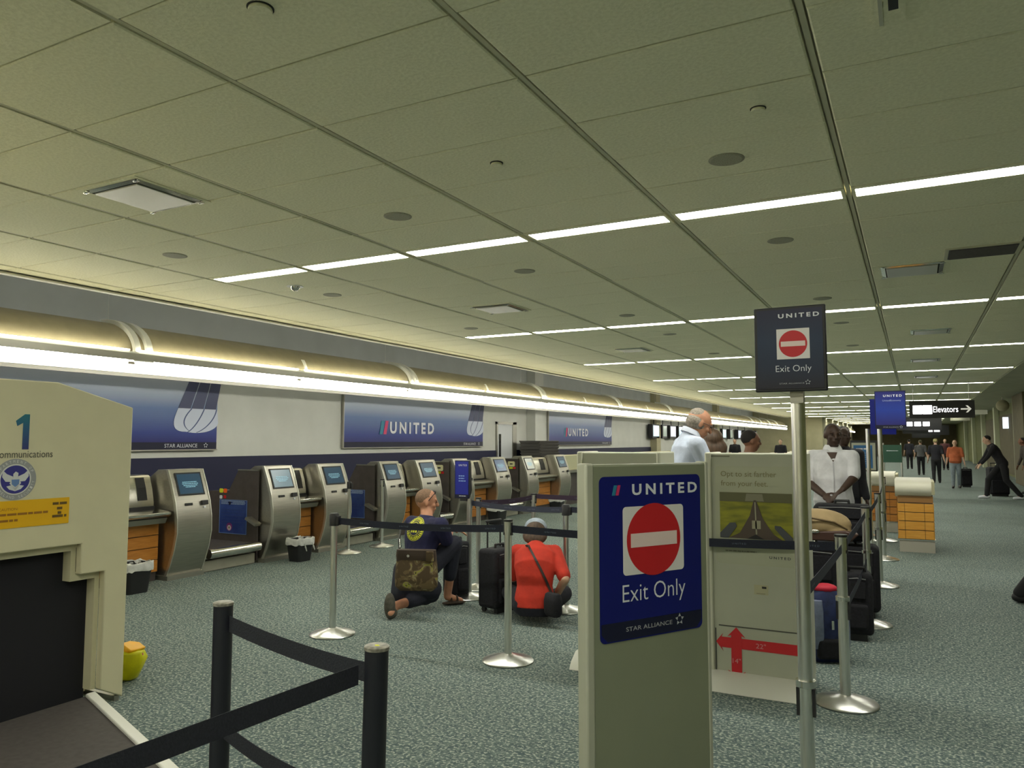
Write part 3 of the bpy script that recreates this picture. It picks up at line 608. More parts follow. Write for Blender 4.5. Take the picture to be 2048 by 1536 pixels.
# yellow bag behind the machine
yb = thing('yellow_bag', 'crumpled yellow bag with orange top on the floor behind the ivory machine', 'bag', (-4.60, 3.34, 0))
mb = MB(); n = 9; R = []
for z, r in ((0, .055), (.02, .085), (.10, .115), (.19, .135), (.25, .12), (.275, .05)):
    R.append([(-.0+r*1.15*math.cos(q)*(1+random.uniform(-.16, .16)), r*.9*math.sin(q)*(1+random.uniform(-.16, .16)), z) for q in [2*PI*i/n for i in range(n)]])
mb.loft(R).build('sack', mat('bag_yellow', (.62, .60, .0), .45, noise=.1, scale=12, bump=.5), yb, bevel=.012)
MB().prism([(-.12, .235), (.09, .235), (.125, .27), (.04, .305), (-.06, .30)], -.07, .07).build('folded_top', mat('bag_orange', (.85, .42, .0), .45), yb, 'orange folded top', bevel=.015)
MB().ell((.135, .01, .225), (.014, .02, .018)).build('tag', mat('bag_magenta', (.45, .0, .12), .5), yb, 'magenta tag', smooth=True)
yb.scale = (.88, .88, .76)
# ================================================================== BARRIER POSTS AND BELTS
def steel_post(x, y, h, label, head='black', collar=False, tall=0, r=.026, group='steel barrier posts'):
    t = thing('barrier_post', label, 'barrier post', (x, y, 0), 0, group)
    MB().lathe([(.0, 0), (.178, 0), (.182, .008), (.175, .016), (.06, .046), (.036, .055), (0, .056)], n=40).build('base', mat('base_steel', (.66, .66, .64), .30, 1, noise=.05, scale=6), t, smooth=True)
    MB().tube((0, 0, .05), (0, 0, tall or h-.06), r, n=22).build('pole', M_STEEL, t, smooth=True)
    if head == 'black':
        MB().lathe([(0, h-.10), (r+.012, h-.10), (r+.013, h-.012), (r+.006, h), (0, h)], n=20).build('belt_head', M_BLACK, t, smooth=True)
        MB().box(.02, .055, -.02, .02, h-.095, h-.02).build('belt_clip', M_BLACK, t, bevel=.004)
    elif head == 'steel':
        MB().tube((0, 0, h-.09), (0, 0, h-.012), r+.005, n=20).build('belt_head', M_STEEL, t, smooth=True)
        MB().tube((0, 0, h-.014), (0, 0, h), r+.008, n=20).build('cap', M_BLACK, t, smooth=True)
        for s in (-1, 1): MB().box(s*(r+.001)-.006, s*(r+.001)+.006, -.012, .012, h-.11, h-.02).build('belt_slot', M_BLACK, t)
    if collar:
        zc = .60
        MB().tube((0, 0, zc), (0, 0, zc+.025), r+.010, n=20).build('collar', M_CHROME, t, smooth=True)
        for s in (-1, 1): MB().box(s*(r+.002)-.006, s*(r+.002)+.006, -.012, .012, zc-.11, zc-.005).build('belt_slot', M_BLACK, t)
    return t
BW = .052
def belt(p0, p1, label, m=M_BELT, sag=.02, marks=3, word='UNITED', w=BW):
    p0, p1 = V(p0), V(p1); t = thing('barrier_belt', label, 'barrier belt', ((p0.x+p1.x)/2, (p0.y+p1.y)/2, (p0.z+p1.z)/2), 0, 'barrier belts'); o = V(t.location)
    d = (p1-p0); dh = V((d.x, d.y, 0)).normalized(); n = V((-dh.y, dh.x, 0)); N = 14; R = []
    def P(s): return p0+d*s-V((0, 0, sag*4*s*(1-s)))-o
    for i in range(N+1):
        p = P(i/N); R.append([p+n*.001-UP*w/2, p+n*.001+UP*w/2, p-n*.001+UP*w/2, p-n*.001-UP*w/2])
    MB().loft(R).build('webbing', m, t)
    for k in range(marks):
        s = (k+.7)/marks if marks > 1 else .5
        if s > .95: s = .9
        c = P(s); ds = (P(s+.01)-P(s-.01)).normalized(); side = n if n.dot(-(c+o)+V((0, 0, EYE))) > 0 else -n
        rt = ds if ds.cross(UP).dot(side) > 0 else -ds
        u = side.cross(rt).normalized()
        text(word, mat('belt_print', (.16, .19, .26), .6), t, c+side*.0025, rt, u, .085, .010)
    return t
PF = V((-4.19, 4.86, 0)); PE = V((-2.59, 4.86, 0)); R0 = V((-.41, 5.02, 0)); R1 = V((-.39, 7.22, 0)); R2 = V((-.37, 9.19, 0)); R3 = V((-.40, 11.25, 0))
PC = V((-3.965, 6.615, 0)); PD = V((-2.87, 6.52, 0)); PM = V((-3.82, 7.78, 0)); PN = V((-2.45, 8.15, 0))
steel_post(PF.x, PF.y, .965, 'steel barrier post with black head left of the kneeling traveller')
steel_post(PE.x, PE.y, .99, 'nearest free-standing steel post, left of the red-shirted traveller', 'steel')
steel_post(PD.x, PD.y, .965, 'steel post with black head right of the red-shirted traveller')
steel_post(-4.12, 7.06, .95, 'steel post tucked behind the blue sign post', 'steel', r=.024)
steel_post(PM.x, PM.y, .96, 'steel post in the middle distance above the cap of the red-shirted traveller', 'steel', collar=False)
steel_post(PN.x, PN.y, .96, 'steel post hidden behind the left bag sizer', 'steel')
steel_post(-7.0, 8.42, .985, 'thin steel post with black head in front of the third kiosk', r=.02)
steel_post(-7.0, 9.17, .985, 'thin steel post left of the kneeling traveller, nearest the fourth kiosk', 'steel', r=.024)
steel_post(R0.x, R0.y, .99, 'steel post with round base at front right, beside the tall sign pole', 'steel', True, r=.03)
steel_post(R1.x, R1.y, .99, 'second steel post in the right hand row, beside the black suitcases', 'steel', True, r=.03)
steel_post(R2.x, R2.y, .99, 'third steel post in the right hand row', 'steel', True, r=.028)
steel_post(-.45, 13.3, .99, 'steel post left of the yellow wood podium, behind the row', 'steel', True, r=.028)
steel_post(-.50, 16.0, .99, 'farthest steel post in the right hand row', 'steel', True, r=.028)
steel_post(-1.15, 9.6, .99, 'steel post behind the white-shirted traveller at his left', 'steel', False, r=.026)
BZ = .925
belt((PF.x+.04, PF.y, BZ-.02), (PE.x-.03, PE.y, BZ), 'dark blue belt crossing in front of the kneeling traveller', marks=4)
belt((PE.x+.03, PE.y, BZ), (R0.x-.03, R0.y-.06, BZ), 'dark belt running from the front post across both bag sizers', marks=5)
belt((PC.x, PC.y+.03, .93), (PD.x-.03, PD.y, .915), 'belt between the blue sign post and the post by the red shirt', mat('belt_grey', (.03, .035, .06), .7), marks=4)
belt((-4.09, 7.08, .9), (PM.x, PM.y, .92), 'purplish belt from the blue sign post to the middle post', M_BELTP, marks=3)
belt((PM.x+.02, PM.y, .93), (PN.x, PN.y, .94), 'purplish belt right of the middle post', M_BELTP, marks=2)
belt((R1.x, R1.y-.03, BZ), (-.417, 3.22, .93), 'belt leading back from the tall sign pole to the second right post', marks=3)
belt((R1.x, R1.y-.03, .53), (R0.x, R0.y+.03, .53), 'lower belt between the first two right hand posts', marks=2)
belt((R1.x, R1.y+.03, BZ), (R2.x, R2.y-.03, BZ), 'belt between the second and third right hand posts', marks=2)
belt((R2.x, R2.y+.03, BZ), (R3.x, R3.y-.03, BZ), 'belt between the third right hand post and the blue sign pole', marks=2)
belt((PD.x+.04, PD.y, .92), (-1.98, 6.9, .92), 'belt running behind the bag sizers from the red-shirted traveller', marks=2)
steel_post(-1.94, 6.93, .965, 'steel post hidden behind the bag sizers', 'steel')
# black front posts
def black_post(x, y, h, label, lean=0, twist=0):
    t = thing('barrier_post', label, 'barrier post', (x, y, 0), twist, 'black barrier posts'); t.rotation_euler = (0, lean, twist)
    MB().lathe([(0, 0), (.17, 0), (.175, .01), (.165, .02), (.04, .05), (0, .05)], n=36).build('base', M_BLACK, t, smooth=True)
    MB().tube((0, 0, .04), (0, 0, h-.012), .034, n=26).build('pole', mat('black_powder_coat', (.010, .011, .017), .45), t, smooth=True)
    MB().lathe([(0, h-.012), (.036, h-.012), (.036, h-.003), (.030, h), (0, h)], n=26).build('cap', mat('worn_cap', (.22, .21, .17), .4, noise=.4, scale=60), t, smooth=True)
    return t
B1 = on_z(447, 1203, .97); B2 = on_z(743, 1288, .97)
black_post(B1.x, B1.y, .97, 'black barrier post at front left, standing behind the crossing belt')
q = black_post(B2.x, B2.y, .97, 'black barrier post with worn yellow-marked cap, right of the other black post', .02)
MB().ell((.004, -.004, .9705), (.008, .006, .001)).build('yellow_mark', M_YELT, q)
M_BB = mat('black_webbing', (.011, .013, .02), .85, noise=.2, scale=150, bump=.3)
z1 = .90
belt((B1.x+.03, B1.y, z1-.005), (B2.x-.02, B2.y+.01, z1-.015), 'upper black belt between the two black front posts', M_BB, .012, 0, w=.056)
belt((B1.x+.03, B1.y-.01, .525), (B2.x-.02, B2.y, .53), 'lower black belt between the two black front posts', M_BB, .03, 0, w=.056)
E2 = on_z(-140, 1671, .83); belt((B2.x-.03, B2.y-.02, .885), E2, 'black belt slanting down across the bottom left of the view', M_BB, .0, 0, w=.056)
black_post(E2.x-.02, E2.y-.02, .92, 'black barrier post out of view at bottom left')
# ================================================================== SIGNS ON POLES
def exit_art(t, c, r, u, W, H, big=True, base=M_NAVY):
    """UNITED / no entry / Exit Only / STAR ALLIANCE print"""
    c = V(c); r, u = V(r).normalized(), V(u).normalized(); n = r.cross(u)
    if big: p = plate(c, r, u, rrect(W, H, W*.045), .002).build('sign_print', base, t, 'navy printed sign')
    else: p = plate(c, r, u, rrect(W, H, W*.01), .002).build('sign_print', base, t, 'navy printed sign')
    e = c+n*.0022
    if big: plate(e, r, u, [(-W/2+.004, -H/2+.03), (-W/2+.03, -H/2+.004), (W/2-.03, -H/2+.004), (W/2-.004, -H/2+.03), (W/2-.004, -H*.5+H*.115), (-W/2+.004, -H*.5+H*.115)], .0006).build('footer', M_NAVYD, p)
    bx = .02 if big else .075
    text('UNITED', M_TXT, p, e+r*W*(.135 if big else .145)+u*H*.415, r, u, W*(.66 if big else .62), H*(.070 if big else .055), bold=.03)
    airline_mark(p, e-r*W*(.345 if big else .30)+u*H*(.415), r, u, H*.062) if big else None
    q = plate(e+r*W*bx*.7+u*H*(.10 if big else .06), r, u, rrect(W*(.60 if big else .50), H*(.42 if big else .38), W*.03 if big else .001), .0008).build('white_square', mat('sign_white', (.70, .68, .66), .4), p)
    a = e+n*.001+r*W*bx*.7+u*H*(.10 if big else .06); rr = W*(.265 if big else .215)
    plate(a, r, u, disc(rr, n=48), .0006).build('red_disc', M_RED, p); 
    hb = rr*.19
    plate(a+n*.0008, r, u, [(-rr*.86, -hb), (rr*.86, -hb), (rr*.86, hb), (-rr*.86, hb)], .0006).build('white_bar', mat('bar_white', (.74, .60, .56), .4), p)
    text('Exit Only', M_TXT, p, e+r*W*(.015 if big else .05)-u*H*(.235 if big else .26), r, u, W*(.62 if big else .54), H*(.140 if big else .105), bold=-.008)
    text('STAR ALLIANCE', mat('print_dim', (.36, .37, .40), .5), p, e-r*W*(.04 if big else -.02)-u*H*.435, r, u, W*(.45 if big else .38), H*(.026 if big else .018))
    star_mark(p, e+r*W*.26-u*H*.425, r, u, W*.045, mat('print_dim2', (.45, .47, .5), .5))
    return p
SP = V((-.42, 3.19, 0))
t = steel_post(SP.x+.015, SP.y+.03, .99, 'tall sign pole carrying the high exit sign, in front of the bag sizer', None, True, tall=1.80, r=.027)
MB().box(-.025, .025, -.035, -.0, 1.70, 1.82).build('sign_bracket', M_KEDGE, t)
s = thing('exit_sign', 'high framed navy exit only sign with red no-entry disc on the steel pole', 'sign', (-.42, 3.15, 1.912))
MB().box(-.134, .134, -.006, .016, -.168, .168).build('frame', M_BLACK, s, bevel=.004)
exit_art(s, (0, -.007, 0), RX, UP, .245, .315, False, ramp_mat('navy_gloss', [(0, (.006, .005, .014)), (.25, (.004, .013, .040)), (.6, (.004, .020, .058)), (1, (.007, .008, .038))], 2, -.16, .16, .5))
# front panel (bag sizer seen from its side) with the big sign
az = math.radians(30.4); DR = V((math.sin(az), math.cos(az), 0)); DN = DR.cross(UP)
FP = V((-.972, 2.379, 0))
t = thing('sign_panel', 'large grey-ivory upright panel in the foreground carrying the big exit sign', 'display stand', FP, PI/2-az)
wP = .563
MB().box(0, wP, 0, .045, 0, 1.47).build('board', mat('panel_paint', (.225, .245, .165), .45, noise=.03, scale=4), t, bevel=.008)
MB().box(-.006, .03, -.004, .049, .02, 1.474).build('edge_moulding', M_SIZER, t, bevel=.008)
MB().box(wP-.012, wP+.004, -.003, .048, .02, 1.474).build('edge_moulding', M_SIZER, t, bevel=.004)
MB().box(-.0, wP, -.14, .19, 0, .03).build('foot', M_SIZER, t, bevel=.01)
pl = (at(1198, 953, 2.42), at(1397, 945, 2.83)); zt = 1.435
def panelpt(u, v):
    r = ray(u, v); nn = DN; k = (FP-V((0, 0, EYE))).dot(nn)/r.dot(nn); p = r*k+V((0, 0, EYE)); return ((p-FP).dot(DR), p.z)
c1, c2, c3 = panelpt(1197, 955), panelpt(1398, 947), panelpt(1203, 1288); c4 = panelpt(1405, 1254)
W_, H_ = (c2[0]-c1[0]), ((c1[1]+c2[1])/2-(c3[1]+c4[1])/2)
exit_art(t, ((c1[0]+c2[0])/2, -.001, (c1[1]+c2[1]+c3[1]+c4[1])/4), RX, UP, W_, H_, True)
print('PANEL SIGN', c1, c2, c3, c4)
# bag sizers
def sizer(x, y, label, W=.585, H=1.47, D=.32):
    t = thing('bag_sizer', label, 'bag sizer', (x, y, 0))
    MB().box(0, W, .02, D, .08, H).build('body', M_SIZER, t, bevel=.008)
    MB().box(-.012, .028, -.0, D+.01, .07, H+.006).build('side_moulding', mat('sizer_pale', (.56, .56, .45), .4), t, bevel=.01)
    MB().box(W-.02, W+.012, -.0, D+.01, .07, H+.006).build('side_moulding', mat('sizer_pale', (.56, .56, .45), .4), t, bevel=.01)
    MB().prism([(-.12, 0), (D+.12, 0), (D+.08, .05), (D+.01, .10), (-.0, .10), (-.08, .05)], -.03, W+.0, 'x').build('base', mat('sizer_base', (.62, .62, .56), .4), t, bevel=.006)
    return t
SY = 4.99
t = sizer(-2.10, SY, 'plain left bag sizer panel with wide white foot, behind the sign panel')
plate(V((.32, .017, .735)), RX, UP, rrect(.50, 1.28, .04), .003).build('inset_panel', M_SIZER, t)
t = sizer(-1.20, SY, 'right bag sizer with seat poster and red measuring arrows')
LX = lambda u, v: (at(u, v, SY).x+1.20, at(u, v, SY).z)
y_ = .018
def quad(u0, v0, u1, v1, nm, m, th=.002, par=None, dy=0):
    x0, z1q = LX(u0, v0); x1, z0q = LX(u1, v1)
    return plate(V((0, y_-dy, 0)), RX, UP, [(x0, z0q), (x1, z0q), (x1, z1q), (x0, z1q)], th).build(nm, m, par or t)
ps = plate(V((.315, .019, 1.08)), RX, UP, rrect(.53, .62, .03), .001).build('poster_sleeve', mat('sleeve', (.43, .44, .33), .25), t)
txm = mat('poster_gold', (.24, .22, .11), .6)
a0 = LX(1440, 940); a1 = LX(1552, 960); 
text('Opt to sit farther', txm, ps, V(((a0[0]+a1[0])/2, .016, LX(1495, 950)[1])), RX, UP, a1[0]-a0[0], .045)
a1 = LX(1535, 975)
text('from your feet.', txm, ps, V(((a0[0]+a1[0])/2, .016, LX(1495, 969)[1])), RX, UP, a1[0]-a0[0], .045)
xA, zT = LX(1438, 984); xB, _ = LX(1583, 984); _, zB = LX(1500, 1078)
pic = plate(V((0, .0175, 0)), RX, UP, [(xA, zB), (xB, zB), (xB, zT), (xA, zT)], .002).build('photo_print', mat('poster_olive', (.16, .16, .012), .5, col2=(.30, .29, .015), scale=7, stretch=(1, 1, 4)), ps)
pw, ph = xB-xA, zT-zB
def ps_(pts, m, nm, k=1): plate(V((xA, .0155-.0012*k, zB)), RX, UP, [(a*pw, b*ph) for a, b in pts], .001).build(nm, m, pic)
ps_([(0, .8), (1, .8), (1, 1), (0, 1)], mat('pic_dark', (.12, .115, .05), .5), 'picture_shape')
ps_([(.36, .82), (.62, .82), (.6, .98), (.38, .98)], mat('pic_grey', (.22, .21, .14), .5), 'picture_shape', 1.8)
ps_([(.48, .84), (.51, .84), (.60, .45), (.74, .12), (.86, 0), (.12, 0), (.28, .12), (.42, .5)], mat('pic_brown', (.085, .06, .045), .5), 'picture_shape', 2)
ps_([(.49, .80), (.505, .80), (.52, .1), (.50, .1)], mat('pic_pale', (.34, .32, .22), .5), 'picture_shape', 3)
ps_([(.45, .22), (.57, .22), (.57, .4), (.45, .4)], MATS['pic_pale'], 'picture_shape', 3)
ps_([(0, .0), (0, .10), (.14, .33), (.22, .34), (.24, .26), (.12, 0)], mat('pic_slate', (.07, .075, .085), .5), 'picture_shape', 3)
ps_([(1, .0), (1, .06), (.84, .30), (.76, .31), (.76, .24), (.9, 0)], MATS['pic_slate'], 'picture_shape', 3)
ps_([(.38, 0), (.5, .1), (.62, 0)], M_BLACK, 'picture_shape', 4)
bars(V((0, .016, 0)), RX, UP, [(LX(1450, 1100)[0], LX(1512, 1100)[0], LX(1480, 1103)[1])], .008).build('small_print', mat('sleeve_print', (.18, .18, .13), .6), ps)
a0, a1 = LX(1538, 1116), LX(1581, 1116); text('UNITED', mat('dark_print', (.05, .05, .06), .6), ps, V(((a0[0]+a1[0])/2, .016, a0[1])), RX, UP, a1[0]-a0[0], .016, bold=.02)
quad(1418, 911, 1458, 914, 'top_print', MATS['sleeve_print'])
quad(1507, 1170, 1536, 1192, 'adhesive_patch', mat('glue_patch', (.40, .38, .24), .7)); quad(1523, 1174, 1532, 1179, 'glue_mark', M_BLACK, dy=.002); quad(1512, 1187, 1530, 1189, 'glue_mark', M_BLACK, dy=.002)
# arrows
zc = LX(1472, 1288)[1]; xc = LX(1472, 1300)[0]
x0 = LX(1431, 1285)[0]; x1 = .562; hw = .032
plate(V((0, y_, zc)), RX, UP, [(x0, 0), (x0+.045, .055), (x0+.035, hw), (x1, hw-.0), (x1, -hw), (x0+.035, -hw), (x0+.045, -.055)], .0025).build('red_arrow', M_RED, t, 'long horizontal red arrow')
zt_, zb_ = LX(1472, 1256)[1], LX(1475, 1363)[1]
plate(V((xc, y_, 0)), RX, UP, [(0, zt_), (.055, zt_-.06), (hw, zt_-.05), (hw, zb_+.05), (.055, zb_+.06), (0, zb_), (-.055, zb_+.06), (-hw, zb_+.05), (-hw, zt_-.05), (-.055, zt_-.06)], .0032).build('red_arrow', M_RED, t, 'upright red arrow')
text('22"', mat('arrow_print', (.55, .25, .25), .5), t, V((LX(1521, 1293)[0], y_-.003, zc)), RX, UP, .06, .03)
text('14"', MATS['arrow_print'], t, V((xc, y_-.003, LX(1473, 1323)[1])), RX, UP, .05, .03)
fz = LX(1431, 1250)[1]; fb = LX(1428, 1360)[1]; fx = LX(1431, 1290)[0]
MB().box(fx-.004, fx+.003, y_-.003, y_, fb, fz-.02).box(fx+.02, .59, y_-.003, y_, fz-.003, fz+.003).box(fx-.02, .6, y_-.006, y_, fb-.006, fb+.002).build('outline', mat('outline', (.06, .06, .05), .5), t)
# kiosk sign post
t = steel_post(PC.x, PC.y, .97, 'steel post carrying the narrow blue sign, right of the kneeling traveller', None, False, tall=1.02)
s = thing('post_sign', 'narrow upright blue sign on the post right of the kneeling traveller', 'sign', (at(927, 958, PC.y).x, PC.y-.02, 1.165))
MB().box(-.085, .085, -.012, .012, -.19, .19).build('frame', M_NAVYD, s, bevel=.004)
MB().prism([(.085, -.19), (.105, -.10), (.095, .16), (.085, .19)], -.01, .012).build('curled_edge', M_BLACK, s)
MB().box(-.02, .06, -.012, .012, -.215, -.185).build('clamp', M_BLACK, s)
p = plate(V((-.0, -.013, 0)), RX, UP, [(-.076, -.15), (.076, -.15), (.076, .18), (-.076, .18)], .001).build('print', mat('vivid_blue', (.012, .02, .26), .35), s)
text('UNITED', M_TXT, p, V((.012, -.0145, .142)), RX, UP, .095, .018, bold=.02)
bars(V((0, -.0145, 0)), RX, UP, [(-.035, .03, .035), (-.035, .03, .01), (-.035, .045, -.015)], .010).build('small_print', M_LBLUE, p)
bars(V((0, -.0145, -.165)), RX, UP, [(-.03, .05, 0)], .006).build('small_print', M_TXT, s)
# double blue sign further back on the right row
t = steel_post(R3.x, R3.y, .99, 'tall pole of the blue economy sign in the right hand row', None, True, tall=1.72, r=.03)
t = steel_post(R3.x-.17, R3.y+.5, .99, 'second tall pole just behind the blue economy sign pole', None, False, tall=1.72, r=.026)
M_ECO = ramp_mat('blue_gradient', [(0, (.02, .012, .13)), (.5, (.012, .04, .30)), (1, (.012, .012, .12))], 2, -.25, .25, .35)
s = thing('economy_sign', 'blue economy sign on tall poles at right, left of the lit elevator sign', 'sign', (-.262, R3.y-.04, 1.96))
MB().box(-.185, .185, -.01, .01, -.25, .25).build('frame', M_NAVYD, s)
p = MB().box(-.175, .175, -.013, -.01, -.20, .24).build('print', M_ECO, s)
text('UNITED', M_TXT, p, V((.03, -.014, .185)), RX, UP, .22, .03, bold=.02); text('UnitedEconomy', mat('print_pale', (.35, .40, .6), .5), p, V((.02, -.014, .12)), RX, UP, .22, .028)
text('STAR ALLIANCE', MATS['print_dim'], s, V((0, -.0115, -.228)), RX, UP, .18, .015); star_mark(s, V((.12, -.0115, -.226)), RX, UP, .02, M_TXT)
s = thing('economy_sign', 'second blue sign half hidden behind the economy sign', 'sign', (-.36, R3.y+.46, 1.94))
MB().box(-.17, .15, -.012, .012, -.30, .19).build('panel', M_NAVY, s)
# ================================================================== PODIUMS
def podium(x, y, label, W=.47, D=.9, H=1.0, wood=M_YWOOD):
    t = thing('podium', label, 'podium', (x, y, 0), 0, 'wooden podiums with rounded white tops')
    MB().box(.02, W-.01, .02, D, .0, .17).build('plinth', mat('podium_plinth', (.38, .36, .30), .5), t)
    MB().box(.0, W, .01, D, .165, .18).build('plinth_strip', M_CHROME, t)
    MB().box(.02, W-.02, .03, D-.01, .18, .86).build('carcass', M_DARKLAM, t)
    cols = [.015, .10, W-.125, W-.015]
    for k in range(4):
        for a, b in zip(cols, cols[1:]): MB().box(a+.002, b-.002, .008, .03, .185+.125*k, .185+.125*(k+1)-.010).build('wood_panel', wood, t, bevel=.002)
        MB().box(W-.022, W-.008, .035, D-.02, .185+.125*k, .185+.125*(k+1)-.010).build('wood_panel', wood, t)
        MB().box(.008, .022, .035, D-.02, .185+.125*k, .185+.125*(k+1)-.010).build('wood_panel', wood, t)
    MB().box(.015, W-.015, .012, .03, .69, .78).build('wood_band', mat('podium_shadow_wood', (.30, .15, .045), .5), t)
    pr = [(.12-.155*math.cos(q), .885+.12*math.sin(q)) for q in [-PI/2+PI*i/14 for i in range(15)]]
    pr = [(a-.02, b) for a, b in pr]
    MB().prism([(a, b) for a, b in pr]+[(D, 1.005), (D, .77)], -.015, W-.03, 'x').build('rounded_top', mat('podium_white', (.70, .68, .56), .4), t, smooth=True)
    MB().prism([(.02, .80), (.02, .98), (D, .98), (D, .80)], W-.03, W+.01, 'x').build('end_cap', M_IVORY, t)
    return t
podium(-.25, 12.14, 'nearest yellow wood podium with rounded white top in the aisle')
podium(-.70, 14.6, 'second podium with rounded white top, behind the barrier posts', .42, .9, wood=M_WOOD)
for i in range(6):
    podium(-5.9+.0*i, 33.5+3.2*i, '%s rounded white podium top of the far counter row' % (ORD[i] if i else 'first'), 1.3, .8)
# small sizer and notice board behind the white shirted traveller
t = sizer(-1.35, 12.4, 'small far bag sizer with red band behind the white-shirted traveller', .62, 1.15, .3)
MB().box(.0, .62, .014, .02, .86, .90).build('red_band', M_RED, t)
s = thing('notice_stand', 'blue notice board in pale frame behind the white-shirted traveller', 'sign', (at(1726, 905, 14.0).x, 14.0, 0))
MB().box(-.19, .21, -.03, .03, 1.05, 1.56).build('case', M_BLACK, s); MB().box(-.17, .19, -.045, -.03, 1.07, 1.52).build('frame', M_SIZER, s)
p = MB().box(-.14, .145, -.05, -.045, 1.10, 1.48).build('print', mat('notice_blue', (.02, .12, .30), .4), s)
bars(V((0, -.051, 0)), RX, UP, [(-.10, .11, 1.42)], .024).build('heading', M_TXT, p); bars(V((0, -.051, 0)), RX, UP, [(-.10, .08, 1.35-.035*k) for k in range(6)], .010).build('small_print', M_LBLUE, p)
MB().tube((0, 0, .02), (0, 0, 1.05), .03).build('pole', M_STEEL, s); MB().lathe([(0, 0), (.2, 0), (.2, .01), (.04, .03), (0, .03)]).build('base', M_STEEL, s)
s = thing('green_board', 'dark green board on posts beyond the podiums, left of the walkers', 'sign', (-.52, 22, 0))
MB().box(-.2, .23, -.02, .02, 1.0, 1.45).build('board', mat('board_green', (.015, .06, .035), .4), s); bars(V((0, -.021, 1.3)), RX, UP, [(-.12, .15, 0)], .012).build('small_print', M_TXT, s)
for a in (-.19, .22): MB().tube((a, 0, 0), (a, 0, 1.5), .02).build('leg', M_STEEL, s)
# ================================================================== CEILING FIXTURES
pn = {0: 'right', 1: 'middle', 2: 'left'}
spk = [(-.935, 4.53, 0, 'nearest'), (-3.37, 4.56, 1, 'nearest'), (-5.88, 4.6, 2, 'nearest'), (-.935, 6.62, 0, 'second'), (-3.36, 6.65, 1, 'second'), (-5.88, 6.72, 2, 'second'), (-3.35, 9.68, 1, 'third'), (-5.81, 9.72, 2, 'third'), (-.9, 9.59, 0, 'third'), (-.86, 11.7, 0, 'fourth'), (-.9, 14.6, 0, 'fifth'), (-3.35, 11.7, 1, 'fourth'), (-3.35, 14.7, 1, 'fifth')]
for (x, y, k, o_) in spk:
    t = thing('ceiling_speaker', '%s round grey speaker grille in the %s column of the ceiling' % (o_, pn[k]), 'speaker', (x, y, CEIL), 0, 'round ceiling speakers')
    MB().lathe([(0, -.006), (.09, -.006), (.105, -.002), (.105, .004), (0, .004)], n=32).build('grille', mat('speaker_grey', (.36, .35, .26), .8, noise=.2, scale=150), t)
def diffuser(x, y, label, s=.29):
    t = thing('air_diffuser', label, 'air vent', (x, y, CEIL), 0, 'square air diffusers')
    MB().box(-s-.01, s+.01, -s-.01, s+.01, -.004, .002).build('surround', M_TILE, t)
    m = mat('diffuser_metal', (.50, .50, .42), .35, .3)
    MB().loft([[(a*s*.93, b*s*.93, -.006) for a, b in ((-1, -1), (1, -1), (1, 1), (-1, 1))], [(a*s*.80, b*s*.80, -.014) for a, b in ((-1, -1), (1, -1), (1, 1), (-1, 1))]], False).build('outer_cone', mat('diffuser_bright', (.8, .8, .75), .12, 1), t)
    MB().box(-s*.90, s*.90, -s*.90, s*.90, -.0075, -.004).build('throat', mat('vent_shadow', (.03, .03, .025), .8), t)
    MB().box(-s*.76, s*.76, -s*.76, s*.76, -.022, -.010).build('face_plate', m, t, bevel=.004)
    for a, b in ((-1, -1), (1, -1), (1, 1), (-1, 1)): MB().ell((a*s*.88, b*s*.88, -.016), (.03, .012, .004)).build('corner_clip', mat('diffuser_bright', (.8, .8, .75), .12, 1), t)
    return t
diffuser(-4.62, 3.36, 'large square air diffuser in the upper left of the ceiling')
diffuser(-4.60, 8.40, 'square air diffuser left of centre beyond the nearest lit row')
diffuser(.04, 8.36, 'square air diffuser at right beside the dark return grille')
diffuser(-4.53, 13.4, 'small far air diffuser beyond the second lit row')
diffuser(.28, 13.24, 'air diffuser at right beyond the second lit row')
diffuser(.26, 17.9, 'bright air diffuser at right beyond the third lit row')
diffuser(.33, 22.6, 'bright air diffuser at right beyond the fourth lit row')
t = thing('return_grille', 'dark slatted return air grille at the right of the ceiling', 'air vent', (.60, 7.80, CEIL))
MB().box(-.30, .28, -.22, .22, -.012, -.0).build('frame', M_GRID, t); MB().box(-.27, .25, -.19, .19, -.014, -.012).build('dark_core', M_BLACK, t)
for k in range(12): MB().box(-.26, .24, -.18+.031*k, -.172+.031*k, -.022, -.014).build('slat', mat('slat_grey', (.14, .13, .13), .5), t)
t = thing('slot_diffuser', 'long narrow slot vent at the top right of the ceiling', 'air vent', (-.02, 2.7, CEIL))
MB().box(-.07, .05, -1.0, .62, -.010, .002).build('frame', M_TILE, t); MB().box(-.01, .025, -1.0, .5, -.012, -.010).build('slot', M_BLACK, t)
MB().box(-.045, -.03, -1.0, .6, -.016, -.010).build('rail', mat('rail_pale', (.5, .5, .4), .5), t)
for i, (x, y, lab) in enumerate(((-2.19, 2.06, 'round recessed sprinkler cap at the top of the ceiling'), (-2.18, 3.94, 'small sprinkler ring in the ceiling above the nearest lit row'), (-.64, 3.89, 'flat pale sprinkler cover at upper right of the ceiling'))):
    t = thing('sprinkler_cap', lab, 'sprinkler', (x, y, CEIL)); r = .045 if i == 0 else .034
    MB().lathe([(0, -.004), (r*1.16, -.004), (r*1.16, .002), (0, .002)]).build('hole_ring', mat('vent_shadow', (.03, .03, .025), .8), t)
    MB().lathe([(0, -.018), (r, -.018), (r*1.05, -.012), (r*1.0, -.005), (0, -.005)]).build('cover', M_TILE, t)
t = thing('dome_lamp', 'small round downlight with bright rim beyond the first strip at left', 'ceiling light', (-5.914, 6.155, CEIL))
